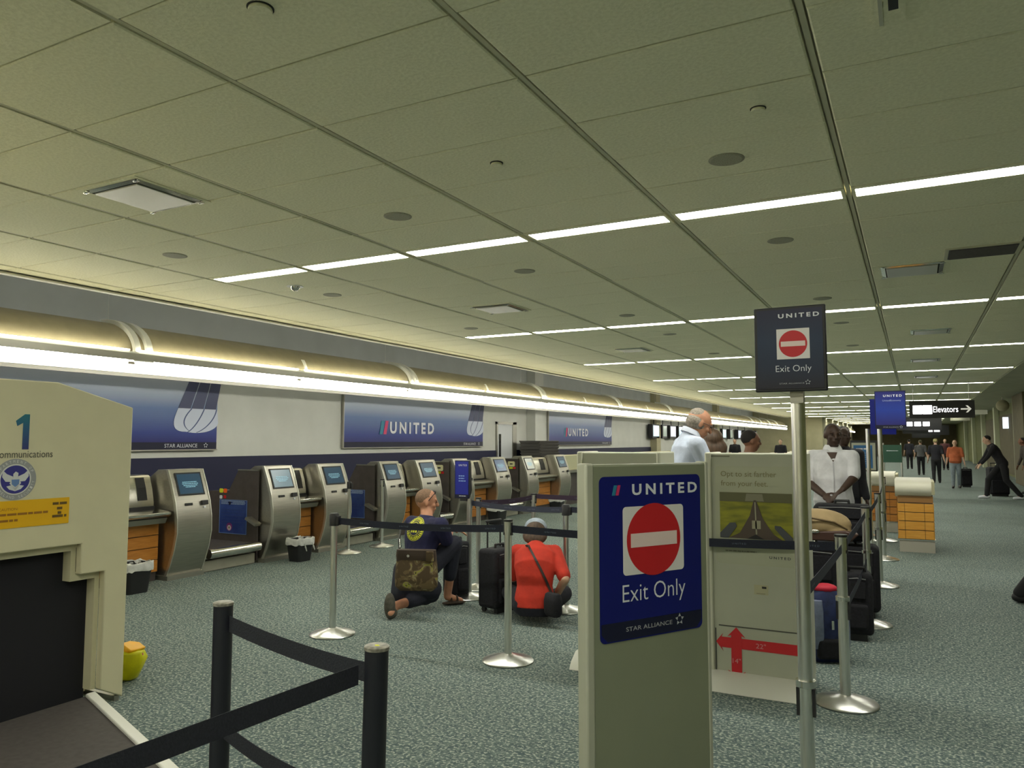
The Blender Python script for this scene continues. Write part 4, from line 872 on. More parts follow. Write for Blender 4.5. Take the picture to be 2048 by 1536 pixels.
MB().lathe([(0, -.003), (.09, -.003), (.09, .0), (0, .0)]).build('rim', M_WHITE, t); MB().lathe([(0, -.05), (.03, -.045), (.05, -.02), (.055, -.003), (0, -.003)]).build('dome', M_CHROME, t, smooth=True)
# ================================================================== OVERHEAD SIGNS
t = thing('elevator_sign', 'hanging black lit sign pointing right to the elevators', 'sign', (.72, 25, 2.452))
MB().box(-.81, .82, -.08, .08, -.245, .245).build('case', mat('sign_black', (.012, .010, .008), .5), t)
for a in (-.6, -.35): MB().box(a-.118, a+.118, -.092, -.08, -.13, .12).build('lit_pictogram', M_LIT, t, bevel=.02)
text('Elevators', mat('lit_text', (1, .97, 1), .5, emit=1.6), t, V((.105, -.082, -.0)), RX, UP, .62, .17)
q = MB()
for pts in ([(-.12, -.02), (.07, -.02), (.07, .02), (-.12, .02)], [(0, .10), (.05, .10), (.14, .0), (.05, -.10), (0, -.10), (.08, 0)]):
    p = plate(V((.60, -.081, 0)), RX, UP, pts, .003); q.add(p.v, p.f)
q.build('arrow', mat('dim_arrow', (.7, .68, .6), .5, emit=.5), t)
for a in (-.7, .7): MB().tube((a, 0, .245), (a, 0, CEIL-2.452), .012).build('hanger', M_KEDGE, t)
for i, (u, v, y, w, h, lab) in enumerate(((1836, 848, 52, 1.3, .25, 'far lit hanging sign under the elevator sign'), (1829, 857, 60, .5, .2, 'tiny far lit sign left of the corridor centre'), (1860, 861, 68, 1.4, .2, 'farther long lit sign below the elevator sign'), (1850, 868, 74, 1.0, .15, 'farthest small lit sign in the corridor'))):
    p = at(u, v, y); t = thing('corridor_sign', lab, 'sign', p)
    MB().box(-w/2-.5, w/2+.6, 0, .15, -h*.5-.25, h*.5+.3).build('case', M_BLACK, t); 
    for k in range(3): MB().box(-w/2+w*.35*k, -w/2+w*.35*k+w*.27, -.02, 0, -h/2, h/2).build('lit_panel', MATS['lit_sign_white'], t)
    MB().tube((0, .07, h*.5+.3), (0, .07, CEIL-p.z), .02).build('hanger', M_KEDGE, t)
t = thing('exit_light', 'small lit sign on the right wall beside the dark column', 'sign', (X_WALL-.15, 40, 2.35)); MB().box(-.1, .1, -.1, .1, -.25, .25).build('lit_face', M_LITD, t)
t = thing('pendant_globe', 'faint round pendant above the right hand corridor wall', 'ceiling light', (3.0, 34, CEIL)); MB().ball((0, 0, -.35), .22).build('shade', M_TANW, t, smooth=True); MB().tube((0, 0, -.2), (0, 0, 0), .02).build('stem', M_KEDGE, t)
for i, (x, y) in enumerate(((2.9, 40), (2.9, 52))):
    t = thing('round_lamp_ring', ('nearer' if i == 0 else 'farther')+' pale drum lamp below the elevator sign', 'ceiling light', (x-.45, y, 2.75))
    MB().lathe([(0, 0), (.5, 0), (.5, .18), (0, .18)]).build('drum', mat('drum_pale', (.55, .55, .4), .6, emit=.15), t, smooth=True); MB().tube((0, 0, .18), (0, 0, CEIL-2.78), .03).build('stem', M_KEDGE, t)
#PEOPLE#
# ================================================================== PEOPLE
REM = []
def organic(mb, name, m, parent, vox, label=None, smooth=4):
    o = mb.build(name, m, parent, label)
    REM.append((o, vox, smooth)); return o
def finish_organic():
    for o, vox, sm in REM:
        r = o.modifiers.new('r', 'REMESH'); r.mode = 'VOXEL'; r.voxel_size = vox; r.use_smooth_shade = True
        if sm: s = o.modifiers.new('s', 'SMOOTH'); s.factor = .5; s.iterations = sm
    bpy.context.view_layer.update(); dg = bpy.context.evaluated_depsgraph_get()
    for o, vox, sm in REM:
        me = bpy.data.meshes.new_from_object(o.evaluated_get(dg)); me.name = o.data.name; o.modifiers.clear(); o.data = me
        me.polygons.foreach_set('use_smooth', [True]*len(me.polygons))
def azv(a): a = math.radians(a); return V((math.sin(a), math.cos(a), 0))       # compass: 0 = down the hall, 90 = to the right
def rgt(f): return V((f.y, -f.x, 0))
def skin(name, c): return mat(name, c, .55, noise=.06, scale=25, bump=.05)
def torso_rings(J, s, k=1.0, lo=0, hi=9, belly=0, extra=.0):
    """elliptic rings from crotch to neck base"""
    P, C, N = J['pelvis'], J['chest'], J['neck']; rp, rc = J.get('rp', J['r']), J['r']
    W = (P*.5+C*.5)+J.get('bulge', V((0, 0, 0)))
    up1 = (W-P).normalized(); up2 = (N-C).normalized(); um = (C-W).normalized()
    spec = [(P-up1*.11*s, .10, .085, rp, up1), (P-up1*.04*s, .160, .115, rp, up1), (P+up1*.05*s, .158, .112, rp, up1), (W, .140, .100, (rp+rc).normalized(), um), (W*.45+C*.55, .152, .110, rc, um), (C, .168, .118, rc, up2), (C*.45+N*.55, .172, .105, rc, up2), (C*.15+N*.85, .120, .075, rc, up2), (N+up2*.01*s, .062, .058, rc, up2)]
    R = []
    for i, (c, a, b, r, u) in enumerate(spec[lo:hi]):
        bb = u.cross(r).normalized(); i += lo
        if belly and i in (2, 3, 4): b *= 1+belly; a *= 1+belly*.4; c = c-bb*(-1)*belly*.05*s
        n = 20; R.append([c+r*(math.cos(t)*(a*s*k+extra))+bb*(math.sin(t)*(b*s*k+extra)) for t in [2*PI*j/n for j in range(n)]])
    return R
def head_parts(mb, J, s, bald=True):
    H, f, u = J['head'], J['hf'], J['hu']; r = f.cross(u).normalized(); u = r.cross(f).normalized(); ax = (r, f, u)
    mb.ell(H+u*.025*s-f*.008*s, (.076*s, .096*s, .090*s), ax, 20)
    mb.ell(H-u*.045*s+f*.022*s, (.056*s, .066*s, .062*s), ax, 16)
    mb.ell(H-u*.088*s+f*.058*s, (.024*s, .022*s, .018*s), ax, 10)
    mb.capsule(H+u*.022*s+f*.086*s, H-u*.020*s+f*.106*s, .009*s, .014*s, 10)
    for q in (-1, 1):
        mb.ell(H+r*q*.075*s-u*.005*s-f*.008*s, (.010*s, .019*s, .031*s), ax, 10)
        mb.ell(H+r*q*.033*s+u*.030*s+f*.078*s, (.024*s, .012*s, .008*s), ax, 8)
        mb.ell(H+r*q*.040*s-u*.022*s+f*.062*s, (.022*s, .020*s, .018*s), ax, 8)
    mb.capsule(H+r*.018*s-u*.052*s+f*.084*s, H-r*.018*s-u*.052*s+f*.084*s, .008*s, .008*s, 8)
    return r, f, u
def hand(mb, wr, d, pn, s, side, curl=.5):
    """palm and five fingers: d = pointing direction, pn = palm normal"""
    d = d.normalized(); pn = (pn-d*pn.dot(d)).normalized(); t = d.cross(pn)*side
    pc = wr+d*.048*s; mb.ell(pc, (.040*s, .050*s, .015*s), (t, d, pn), 12); mb.capsule(wr-d*.01*s, pc, .024*s, .020*s)
    for k, (off, L) in enumerate(((-.031, .062), (-.0105, .075), (.0105, .080), (.031, .072))):
        b = wr+d*.088*s+t*off*s; dd = d; p = b
        for j, fr in enumerate((.45, .32, .23)):
            dd = (dd+pn*curl*.55).normalized(); q = p+dd*L*fr*s; mb.capsule(p, q, (.0088-.0008*j)*s, (.0082-.0008*j)*s, 8, 3); p = q
    p = wr+d*.025*s+t*.030*s; dd = (d*.6+t*.75+pn*.25).normalized()
    for j, L in enumerate((.036, .030, .026)):
        q = p+dd*L*s; mb.capsule(p, q, (.011-.001*j)*s, (.010-.001*j)*s, 8, 3); p = q; dd = (dd+d*.5+pn*.2*curl).normalized()
def figure(name_label, J, s, m_skin, shirt=None, sleeve=.6, pants=None, pleg=1.0, shoes=None, hair=None, hairk='short', vox=.008, belly=0, hands=True, group=None, loc=None, collar=None):
    root = thing('person', name_label, 'person', loc or V((J['pelvis'].x, J['pelvis'].y, 0)), 0, group); O = V(root.location)
    J = {k: (v-O if (isinstance(v, V) and k in ('pelvis', 'chest', 'neck', 'head', 'sL', 'eL', 'wL', 'sR', 'eR', 'wR', 'hL', 'kL', 'aL', 'tL', 'hR', 'kR', 'aR', 'tR')) else v) for k, v in J.items()}
    b = MB(); b.loft(torso_rings(J, s, 1, belly=belly)); b.capsule(J['neck']-V((0, 0, .02)), J['head']-J['hu']*.03*s, .056*s, .052*s)
    r, f, u = head_parts(b, J, s)
    for q in 'LR':
        b.capsule(J['s'+q], J['e'+q], .050*s, .042*s); b.capsule(J['e'+q], J['w'+q], .043*s, .028*s)
        if hands: hand(b, J['w'+q], J.get('hd'+q, J['w'+q]-J['e'+q]), J.get('pn'+q, (J['pelvis']-J['w'+q])), s, 1 if q == 'R' else -1, J.get('curl', .5))
        b.capsule(J['h'+q], J['k'+q], .078*s, .055*s); b.capsule(J['k'+q], J['a'+q], .052*s, .036*s)
        m_ = (J['k'+q]*.68+J['a'+q]*.32); b.ell(m_, (.052*s, .052*s, .09*s), n=10) if (J['k'+q]-J['a'+q]).normalized().z > .7 else None
        b.capsule(J['a'+q]-V((0, 0, .02*s)), J['t'+q], .034*s, .024*s)
    organic(b, 'body', m_skin, root, vox)
    ax = (r, f, u)
    if shirt:
        rr_ = torso_rings(J, s, 1.04, 1, 8, belly=belly, extra=.012); nc = J['neck']; un = (nc-J['chest']).normalized(); k8 = torso_rings(J, s, 1, 8, 9)[0]; c8 = nc+un*.01*s
        rr_ += [[c8+(p-c8)*1.32-un*.012*s for p in k8], [c8+(p-c8)*1.10+un*.012*s for p in k8]]
        t = MB(); t.loft(rr_)
        for q in 'LR':
            a, e, w_ = J['s'+q], J['e'+q], J['w'+q]
            if sleeve <= 1: t.capsule(a, a+(e-a)*sleeve, .068*s, .062*s)
            else: t.capsule(a, e, .066*s, .054*s); t.capsule(e, e+(w_-e)*(sleeve-1), .052*s, .042*s)
            t.capsule(J['neck']-(J['neck']-J['chest']).normalized()*.05*s, a, .055*s, .066*s)
        organic(t, 'shirt', shirt, root, vox, smooth=3)
        if collar: 
            c = J['neck']+J['hu']*.015; n_ = 24
            MB().loft([[c+r*math.cos(a)*(.066+k2)*s+f*math.sin(a)*(.066+k2)*s+V((0, 0, z+(.0 if math.sin(a) < .75 else -.02))) for a in [2*PI*i/n_ for i in range(n_)]] for k2, z in ((.022, -.012), (.012, .012), (.0, .032), (.008, .008))], False).build('collar', collar, root, smooth=True)
    if pants:
        t = MB(); t.loft(torso_rings(J, s, 1.03, 0, 3, belly=belly*.7, extra=.010))
        for q in 'LR':
            h, k, a = J['h'+q], J['k'+q], J['a'+q]; t.capsule(h, k, .098*s, .078*s)
            for (e0, e1, ra, rb) in (J.get('extra', []) if q == 'L' else []): t.capsule(e0-O, e1-O, ra, rb)
            if pleg > 1e-3: t.capsule(k, k+(a-k)*pleg, .075*s, (.058 if pleg > .6 else .082)*s)
        organic(t, 'trousers', pants, root, vox, smooth=3)
    if shoes:
        for q in 'LR':
            a, tt = J['a'+q], J['t'+q]; d = (tt-a); d2 = V((d.x, d.y, d.z)).normalized(); hl = a-V((0, 0, .045*s))*1.0
            sh = MB(); up = V((0, 0, 1)); 
            base = V((a.x, a.y, max(.035*s, min(a.z-.05*s, 9))))
            if J.get('sole'+q):
                sh.capsule(a-d2*.0, tt, .045*s, .040*s)
            else: sh.capsule(base-d2*.03*s, V((tt.x, tt.y, .032*s)), .044*s, .038*s); sh.capsule(base, a-V((0, 0, .01)), .045*s, .042*s)
            organic(sh, 'shoe', shoes, root, max(vox, .008), smooth=2)
    H = J['head']
    if hair:
        h = MB()
        if hairk == 'short': h.ell(H+u*.034*s-f*.020*s, (.0785*s, .0925*s, .087*s), ax, 22)
        elif hairk == 'buzz': h.ell(H+u*.028*s-f*.012*s, (.0755*s, .0935*s, .0885*s), ax, 22)
        elif hairk == 'fringe': h.ell(H+u*.004*s-f*.022*s, (.080*s, .086*s, .072*s), ax, 22); h.ell(H+u*.05*s-f*.03*s, (.066*s, .072*s, .066*s), ax, 22)
        elif hairk == 'long':
            h.ell(H+u*.034*s-f*.018*s, (.092*s, .102*s, .092*s), ax, 22); h.ell(H-u*.045*s-f*.050*s, (.115*s, .055*s, .095*s), ax, 18); h.ell(H-u*.01*s+f*.0*s, (.098*s, .06*s, .085*s), ax, 18)
        organic(h, 'hair', hair, root, vox, smooth=2)
    for q in (-1, 1):
        MB().ell(H+r*q*.031*s+u*.012*s+f*.086*s, (.010*s, .006*s, .007*s), ax, 8).build('eye', mat('eye_dark', (.03, .02, .015), .3), root, smooth=True)
    return root, J, (r, f, u)
def stand(x, y, h, az, lean=0, step=0, head_az=None, head_down=0, armL=(10, 5), armR=(10, 5), z=0, arms=None):
    s = h/1.75; f = azv(az); r = rgt(f); B = V((x, y, z)); U = V((0, 0, 1)); L = math.radians(lean)
    P = B+U*.93*s; up = (U*math.cos(L)+f*math.sin(L)); fb = (f*math.cos(L)-U*math.sin(L))
    C = P+up*.34*s; N = P+up*.545*s
    ha = azv(az if head_az is None else head_az); hd = math.radians(head_down); hf = (ha*math.cos(hd)-U*math.sin(hd)).normalized(); hr = rgt(ha); hu = hr.cross(hf).normalized()
    J = dict(pelvis=P, chest=C, neck=N, head=N+up*.075*s+hu*.065*s+hf*.025*s, hf=hf, hu=hu, r=r)
    for q, sg, (ab, fl) in (('L', -1, armL), ('R', 1, armR)):
        sh = P+up*.475*s+r*sg*.185*s; ab, fl = math.radians(ab), math.radians(fl)
        d = (-U*math.cos(ab)*math.cos(fl)+r*sg*math.sin(ab)+f*math.sin(fl)).normalized(); e = sh+d*.29*s; d2 = (d+f*.25).normalized()
        J['s'+q] = sh; J['e'+q] = e; J['w'+q] = e+d2*.25*s
        st = step*sg
        J['h'+q] = P+r*sg*.09*s-U*.03*s; J['a'+q] = B+r*sg*.10*s+f*st*.5+U*.09*s; J['k'+q] = (J['h'+q]+J['a'+q])/2+f*(.04+abs(st)*.12)*s; J['t'+q] = J['a'+q]+f*.16*s+r*sg*.02-U*.055*s
    if arms: J.update(arms)
    return J, s
SK_W = skin('skin_ruddy', (.52, .25, .15)); SK_P = skin('skin_pale', (.58, .36, .25)); SK_B = skin('skin_dark', (.055, .028, .018)); SK_M = skin('skin_brown', (.20, .09, .05))
CL = lambda n, c, b=.5: mat(n, c, .85, noise=.12, scale=9, bump=b)
# --- kneeling traveller in navy tee
K = dict(r=rgt(azv(12)), rp=rgt(azv(35)), pelvis=at(830, 1146, 5.90), chest=at(846, 1072, 5.97), neck=at(854, 1036, 6.0), head=at(853, 1004, 6.05))
K['hf'] = (azv(48)-V((0, 0, .12))).normalized(); K['hu'] = rgt(azv(48)).cross(K['hf'])
K['sL'] = at(824, 1046, 6.03); K['eL'] = at(830, 1095, 6.25); K['wL'] = at(862, 1090, 6.45)
K['sR'] = at(882, 1050, 5.90); K['eR'] = at(893, 1080, 6.02); K['wR'] = at(902, 1058, 6.22)
K['hdR'] = V((.6, .7, -.25)); K['pnR'] = V((0, 0, -1)); K['curl'] = .35
K['hL'] = at(826, 1143, 5.9); K['kL'] = at(862, 1192, 6.05)+V((0, 0, .02)); K['aL'] = at(788, 1220, 5.55); K['tL'] = at(781, 1222, 5.47); K['aL'].z = .10; K['tL'].z = .06; K['extra'] = [(at(808, 1140, 5.80), at(800, 1185, 5.72), .10, .085), (at(812, 1180, 5.80), at(862, 1178, 5.98), .09, .10), (at(838, 1150, 5.9), at(850, 1192, 6.0), .13, .085)]; K['kL'].z = max(.085, K['kL'].z)
K['hR'] = at(852, 1140, 5.92); K['kR'] = at(908, 1088, 6.18); K['aR'] = at(895, 1196, 6.22); K['tR'] = at(921, 1206, 6.32); K['tR'].z = .035; K['aR'].z = .10
SH_N = CL('navy_tee', (.012, .013, .055)); PT_N = CL('black_shorts', (.013, .015, .028))
root, J, fr = figure('person kneeling on one knee in navy t-shirt with yellow back print, camouflage bag', K, 1.07, SK_W, SH_N, .95, PT_N, .62, None, mat('stubble_hair', (.20, .12, .075), .8, noise=.25, scale=90), 'buzz', .0075)
KROOT = root; KJ = J; O = V(root.location)
sh = MB(); a = J['aL']; b_ = J['tL']; d = (V((a.x, a.y, 0))-V((J['kL'].x, J['kL'].y, 0))).normalized(); sd = V((-d.y, d.x, 0))
sh.ell(V((a.x, a.y, .115))+d*.055, (.050, .050, .115), (sd, d, V((0, 0, 1))), 16); sh.ell(V((a.x, a.y, .055))+d*.03, (.050, .055, .055), (sd, d, V((0, 0, 1))), 14)
organic(sh, 'shoe', mat('grey_shoe', (.075, .07, .055), .85, noise=.2, scale=40), root, .008, 'grey worn shoe seen sole on')
sd = MB(); a, t_ = J['aR'], J['tR']; d = V((t_.x-a.x, t_.y-a.y, 0)).normalized(); q = V((-d.y, d.x, 0))
sd.ell(V((a.x, a.y, .02))+d*.065, (.125, .048, .018), (d, q, V((0, 0, 1))), 18)
for k in (.03, .09): sd.ell(V((a.x, a.y, .055))+d*k, (.014, .046, .036), (d, q, V((0, 0, 1))), 14)
organic(sd, 'sandal', mat('sandal_brown', (.05, .03, .02), .7), root, .008)
# sunglasses pushed up on the head
H = J['head']; r, f, u = fr
MB().path([H+r*.079-f*.005+u*.0, H+r*.081+f*.03+u*.055, H+r*.06+f*.06+u*.095], .0035).path([H-r*.079-f*.005, H-r*.081+f*.03+u*.055, H-r*.06+f*.06+u*.095], .0035).build('glasses_arm', M_BLACK, root)
MB().ell(H+r*.033+f*.065+u*.10, (.028, .006, .018), (r, f, u)).ell(H-r*.033+f*.065+u*.10, (.028, .006, .018), (r, f, u)).build('sunglasses', M_BLACK, root, smooth=True)
# --- red shirted traveller, crouching with back to us
f0 = azv(-22); Rr = rgt(f0); K = dict(r=Rr, pelvis=at(1069, 1216, 5.95), chest=at(1070, 1136, 5.99), neck=at(1072, 1092, 6.13), head=at(1071, 1068, 6.22))
K['pelvis'].z = .17; K['hf'] = (f0*.80-V((0, 0, .60))).normalized(); K['hu'] = Rr.cross(K['hf'])
c = K['chest']; K['sL'] = K['neck']-Rr*.165-V((0, 0, .05)); K['eL'] = K['sL']+f0*.12-V((0, 0, .25))-Rr*.05; K['wL'] = K['eL']+f0*.22+Rr*.05
K['sR'] = K['neck']+Rr*.165-V((0, 0, .05)); K['eR'] = at(1130, 1158, 6.02); K['wR'] = at(1110, 1196, 6.16); K['hdR'] = f0+V((0, 0, -.2)); K['pnR'] = V((0, 0, -1))
for q, sg in (('L', -1), ('R', 1)):
    K['h'+q] = K['pelvis']+Rr*sg*.09-V((0, 0, .02)); K['k'+q] = K['pelvis']+Rr*sg*.24+f0*.28+V((0, 0, .03)); K['a'+q] = K['pelvis']+f0*.32+Rr*sg*(-.06); K['a'+q].z = .09; K['t'+q] = K['a'+q]+f0*.10-Rr*sg*.08; K['t'+q].z = .04
root, J, fr = figure('person in bright red t-shirt and pale cap crouching with back turned, shoulder bag strap across', K, .97, SK_P, CL('red_tee', (.50, .030, .013), 1.0), .88, CL('dark_trousers', (.010, .010, .018)), .9, M_BLACK, mat('dark_brown_hair', (.075, .045, .028), .6, noise=.4, scale=40, stretch=(1, 1, .2)), 'long', .0075)
RROOT = root; RJ = J; H = J['head']; r, f, u = fr
cp = MB(); cp.ell(H+u*.070+f*.005, (.103, .116, .074), (r, f, u), 24); cp.ell(H+u*.04+f*.125, (.075, .080, .010), (r, f, u), 18)
organic(cp, 'cap', mat('pale_cap', (.36, .42, .50), .8, noise=.15, scale=18, bump=.3), root, .0075, 'pale blue-grey cap')
# --- older man in pale blue shirt
s_az = 58
J, s = stand(-1.60, 6.0, 1.93, s_az, lean=9, head_az=57, head_down=26, armL=(8, 30), armR=(8, 22))
J['head'] = J['head']+V((0, 0, -.045)); J['chest'] += V((0, 0, .0))
dx = at(1398, 848, 5.95)-J['head']
for k, v in J.items():
    if k in ('pelvis', 'chest', 'neck', 'head', 'sL', 'eL', 'wL', 'sR', 'eR', 'wR', 'hL', 'kL', 'hR', 'kR', 'aL', 'aR', 'tL', 'tR'): v += V((dx.x, dx.y, dx.z if k in ('head', 'neck', 'chest', 'sL', 'sR', 'eL', 'eR', 'wL', 'wR', 'pelvis') else 0))
root, J, fr = figure('tall grey-haired person in pale blue shirt and glasses looking down behind the bag sizers', J, 1.02, SK_W, CL('pale_blue_shirt', (.50, .56, .70), .6), 1.5, CL('stone_trousers', (.20, .19, .16)), 1, M_BLACK, mat('grey_hair', (.30, .26, .22), .7, noise=.3, scale=80), 'fringe', .0065, collar=mat('pale_collar', (.56, .60, .72), .8))
H = J['head']; r, f, u = fr
g = MB(); 
for q in (-1, 1):
    g.path([H+r*q*.080-f*.005+u*.008, H+r*q*.076+f*.085+u*.016], .0025)
    ring = [H+r*(q*.033+.024*math.cos(t))+u*(.010+.015*math.sin(t))+f*.103 for t in [2*PI*i/12 for i in range(13)]]; g.path(ring, .002, 6)
g.path([H-r*.01+u*.012+f*.108, H+r*.01+u*.012+f*.108], .0025)
g.build('glasses', mat('glasses_frame', (.10, .04, .025), .3), root)
# --- woman with brown hair in front of him
J, s = stand(-1.52, 6.75, 1.66, -25, head_down=12); dx = at(1424, 903, 6.75)-J['head']
for k, v in J.items():
    if isinstance(v, V) and k not in ('hf', 'hu', 'r'): v += V((dx.x, dx.y, 0))
root, J, fr = figure('person with long brown hair and hairband behind the right bag sizer', J, 1.06, SK_P, CL('grey_top', (.15, .14, .14)), .8, CL('dark_trousers', (.010, .010, .018)), 1, M_BLACK, mat('brown_hair', (.085, .050, .030), .5, noise=.3, scale=60, stretch=(1, 1, .2)), 'long', .009)
H = J['head']; r, f, u = fr
MB().path([H+r*.088*math.cos(t)+u*(.04+.09*math.sin(t))+f*.02 for t in [PI*i/12 for i in range(13)]], .006, 6).build('hairband', M_BLACK, root)
# --- person with dark crop hair
J, s = stand(-1.47, 8.1, 1.68, 60, head_down=5); dx = at(1502, 886, 8.1)-J['head']
for k, v in J.items():
    if isinstance(v, V) and k not in ('hf', 'hu', 'r'): v += V((dx.x, dx.y, 0))
figure('short-haired person with brown skin whose head shows above the seat poster sizer', J, .97, SK_M, CL('cream_top', (.42, .40, .34)), .8, CL('dark_trousers', (.010, .010, .018)), 1, M_BLACK, mat('black_hair', (.012, .009, .008), .8), 'short', .01)
# --- person in white shirt holding a suitcase
J, s = stand(-.70, 8.05, 1.74, 195, head_az=158, head_down=2)
dx = at(1666, 880, 8.05)-J['head']
for k, v in J.items():
    if isinstance(v, V) and k not in ('hf', 'hu', 'r'): v += V((dx.x, dx.y, 0))
J['eL'] = at(1708, 955, 8.0); J['wL'] = at(1686, 978, 7.78); J['hdL'] = V((-.35, -.2, -.3)); J['pnL'] = V((0, 0, -1))
J['eR'] = at(1617, 965, 8.1); J['wR'] = at(1648, 990, 7.85)
figure('person with dark skin in white short-sleeved shirt holding the handle of a black suitcase', J, 1.02, SK_B, CL('white_shirt', (.66, .66, .69), .9), .85, CL('grey_jeans', (.12, .13, .17)), 1, M_BLACK, MATS['black_hair'], 'buzz', .0075, belly=.18, collar=mat('white_collar', (.72, .72, .74), .8))
J, s = stand(-.74, 9.75, 1.74, 150, armL=(4, 3), armR=(4, 3)); figure('person in dark jacket directly behind the white-shirted person', J, s, SK_B, CL('dark_jacket', (.012, .012, .018)), 1.9, CL('dark_trousers', (.010, .010, .018)), 1, M_BLACK, MATS['black_hair'], 'short', .012)
# --- corridor walkers
def walker(label, u, vfoot, h, az, shirt, pants, hair, vox=.016, **k):
    p = on_z(u, vfoot, 0); J, s = stand(p.x, p.y, h, az, step=k.pop('step', .3), lean=k.pop('lean', 3), armL=k.pop('armL', (10, 10)), armR=k.pop('armR', (10, -15)), head_down=k.pop('head_down', 0)); kw = dict(belly=k.pop('belly', 0))
    return figure(label, J, s, k.pop('sk', SK_P), shirt, k.pop('sleeve', .9), pants, 1, k.pop('shoes', M_BLACK), hair, k.pop('hairk', 'short'), vox, hands=True, **kw)
walker('person in orange shirt and grey trousers walking with bags in the corridor', 1913, 976, 1.60, 180, CL('orange_shirt', (.50, .13, .05)), CL('grey_trousers', (.20, .24, .27)), mat('brown_red_hair', (.16, .07, .03), .7), belly=.45)
walker('person in grey shirt and black trousers walking left of the dark-clad walker', 1843, 950, 1.62, 0, CL('grey_shirt', (.11, .11, .115)), CL('black_trousers', (.008, .008, .010)), mat('hair_olive', (.10, .09, .04), .7))
walker('person in black with pale bag walking between the grey and orange shirts', 1874, 966, 1.66, 0, CL('black_top', (.010, .010, .016)), CL('black_trousers', (.008, .008, .010)), mat('fair_hair', (.38, .33, .14), .7))
walker('small distant person in dark clothes left of the grey-shirted walker', 1820, 938, 1.66, 0, CL('dark_jacket', (.012, .012, .018)), CL('black_trousers', (.008, .008, .010)), MATS['black_hair'])
walker('small distant person in maroon behind the orange-shirted walker', 1892, 940, 1.68, 180, CL('maroon_top', (.07, .02, .02)), CL('black_trousers', (.008, .008, .010)), MATS['black_hair'])
walker('person in black leaning forward with backpack over a black suitcase at far right', 2008, 998, 1.80, 262, CL('black_coat', (.010, .009, .012)), CL('black_trousers', (.008, .008, .010)), MATS['black_hair'], lean=28, armL=(5, 30), armR=(5, 25), sleeve=1.9, shoes=M_TXT, vox=.013, step=.75, head_down=15)
p = on_z(2040, 988, 0); J, s = stand(p.x+.25, p.y, 1.68, 262, lean=12); figure('second dark-clad person at the right frame edge behind the leaning one', J, s, SK_M, CL('brown_coat', (.05, .04, .03)), 1.9, CL('black_trousers', (.008, .008, .010)), 1, M_BLACK, MATS['black_hair'], 'short', .016)
J, s = stand(1.17, 8.75, 1.75, 95, step=.66, armR=(4, 4), armL=(4, 4)); figure('dark-clad person cut off by the right frame edge', J, s, SK_M, CL('black_coat', (.010, .009, .012)), 1.95, CL('black_trousers', (.008, .008, .010)), 1, M_BLACK, MATS['black_hair'], 'short', .012)
for x, y, h, lab, hr, sh_ in ((-7.1, 34.0, 1.66, 'counter agent with brown hair seen below the far monitors', 'dark_brown_hair', 'dark_jacket'), (-5.15, 34.0, 1.64, 'counter agent with dark hair behind the rounded white podium tops', 'black_hair', 'dark_jacket')):
    J, s = stand(x, y+.9, h, 180); figure(lab, J, s, SK_P, MATS[sh_], .9, MATS['black_trousers'], 1, M_BLACK, MATS[hr], 'short', .018)
# ================================================================== LUGGAGE
def suitcase(x, y, w, d, h, label, rz=0, m=M_BLACKMAT, handle=.35, wheels=True, cat='suitcase', z=0, band=None):
    t = thing('suitcase', label, cat, (x, y, z), rz)
    zb = .045 if wheels else 0
    MB().box(-w/2, w/2, -d/2, d/2, zb, h).build('shell', m, t, bevel=min(w, d)*.16, seg=4)
    MB().box(-w/2+.04, w/2-.04, -d/2-.035, -d/2+.01, zb+.05, h*.55).build('front_pocket', m, t, bevel=.02, seg=3)
    MB().box(-w/2+.05, w/2-.05, -d/2-.012, -d/2+.01, h*.62, h*.9).build('front_pocket', m, t, bevel=.01)
    MB().path([V((-w/2+.05, -d/2-.013, h*.92)), V((0, -d/2-.016, h*.935)), V((w/2-.05, -d/2-.013, h*.92))], .004).build('zip', mat('zip_grey', (.20, .20, .20), .4), t)
    MB().path([V((-.06, 0, h-.01)), V((-.055, 0, h+.03)), V((.055, 0, h+.03)), V((.06, 0, h-.01))], .011).build('top_handle', M_BLACK, t)
    if handle:
        zt = h+handle
        for a in (-w*.25, w*.25): MB().tube((a, d*.3, h-.02), (a, d*.3, zt), .008).build('handle_rod', M_BLACK, t)
        MB().capsule((-w*.27, d*.3, zt), (w*.27, d*.3, zt), .014, .014).build('handle_grip', M_BLACK, t)
    if wheels:
        for a in (-1, 1): MB().tube((a*(w/2-.06)-.012, d*.35, .024), (a*(w/2-.06)+.012, d*.35, .024), .024).build('wheel', M_BLACK, t)
        MB().box(-w/2+.05, w/2-.05, -d/2+.02, -d/2+.06, 0, .05).build('foot', M_BLACK, t)
    return t
p = on_z(1002, 1222, 0)
suitcase(p.x-.03, p.y+.02, .36, .22, .57, 'black upright suitcase with raised handle left of the red-shirted traveller', math.radians(78), handle=.24)
p = on_z(912, 1205, 0)
suitcase(p.x-.10, p.y+.16, .20, .20, .56, 'black suitcase standing before the kneeling traveller', math.radians(70), handle=0)
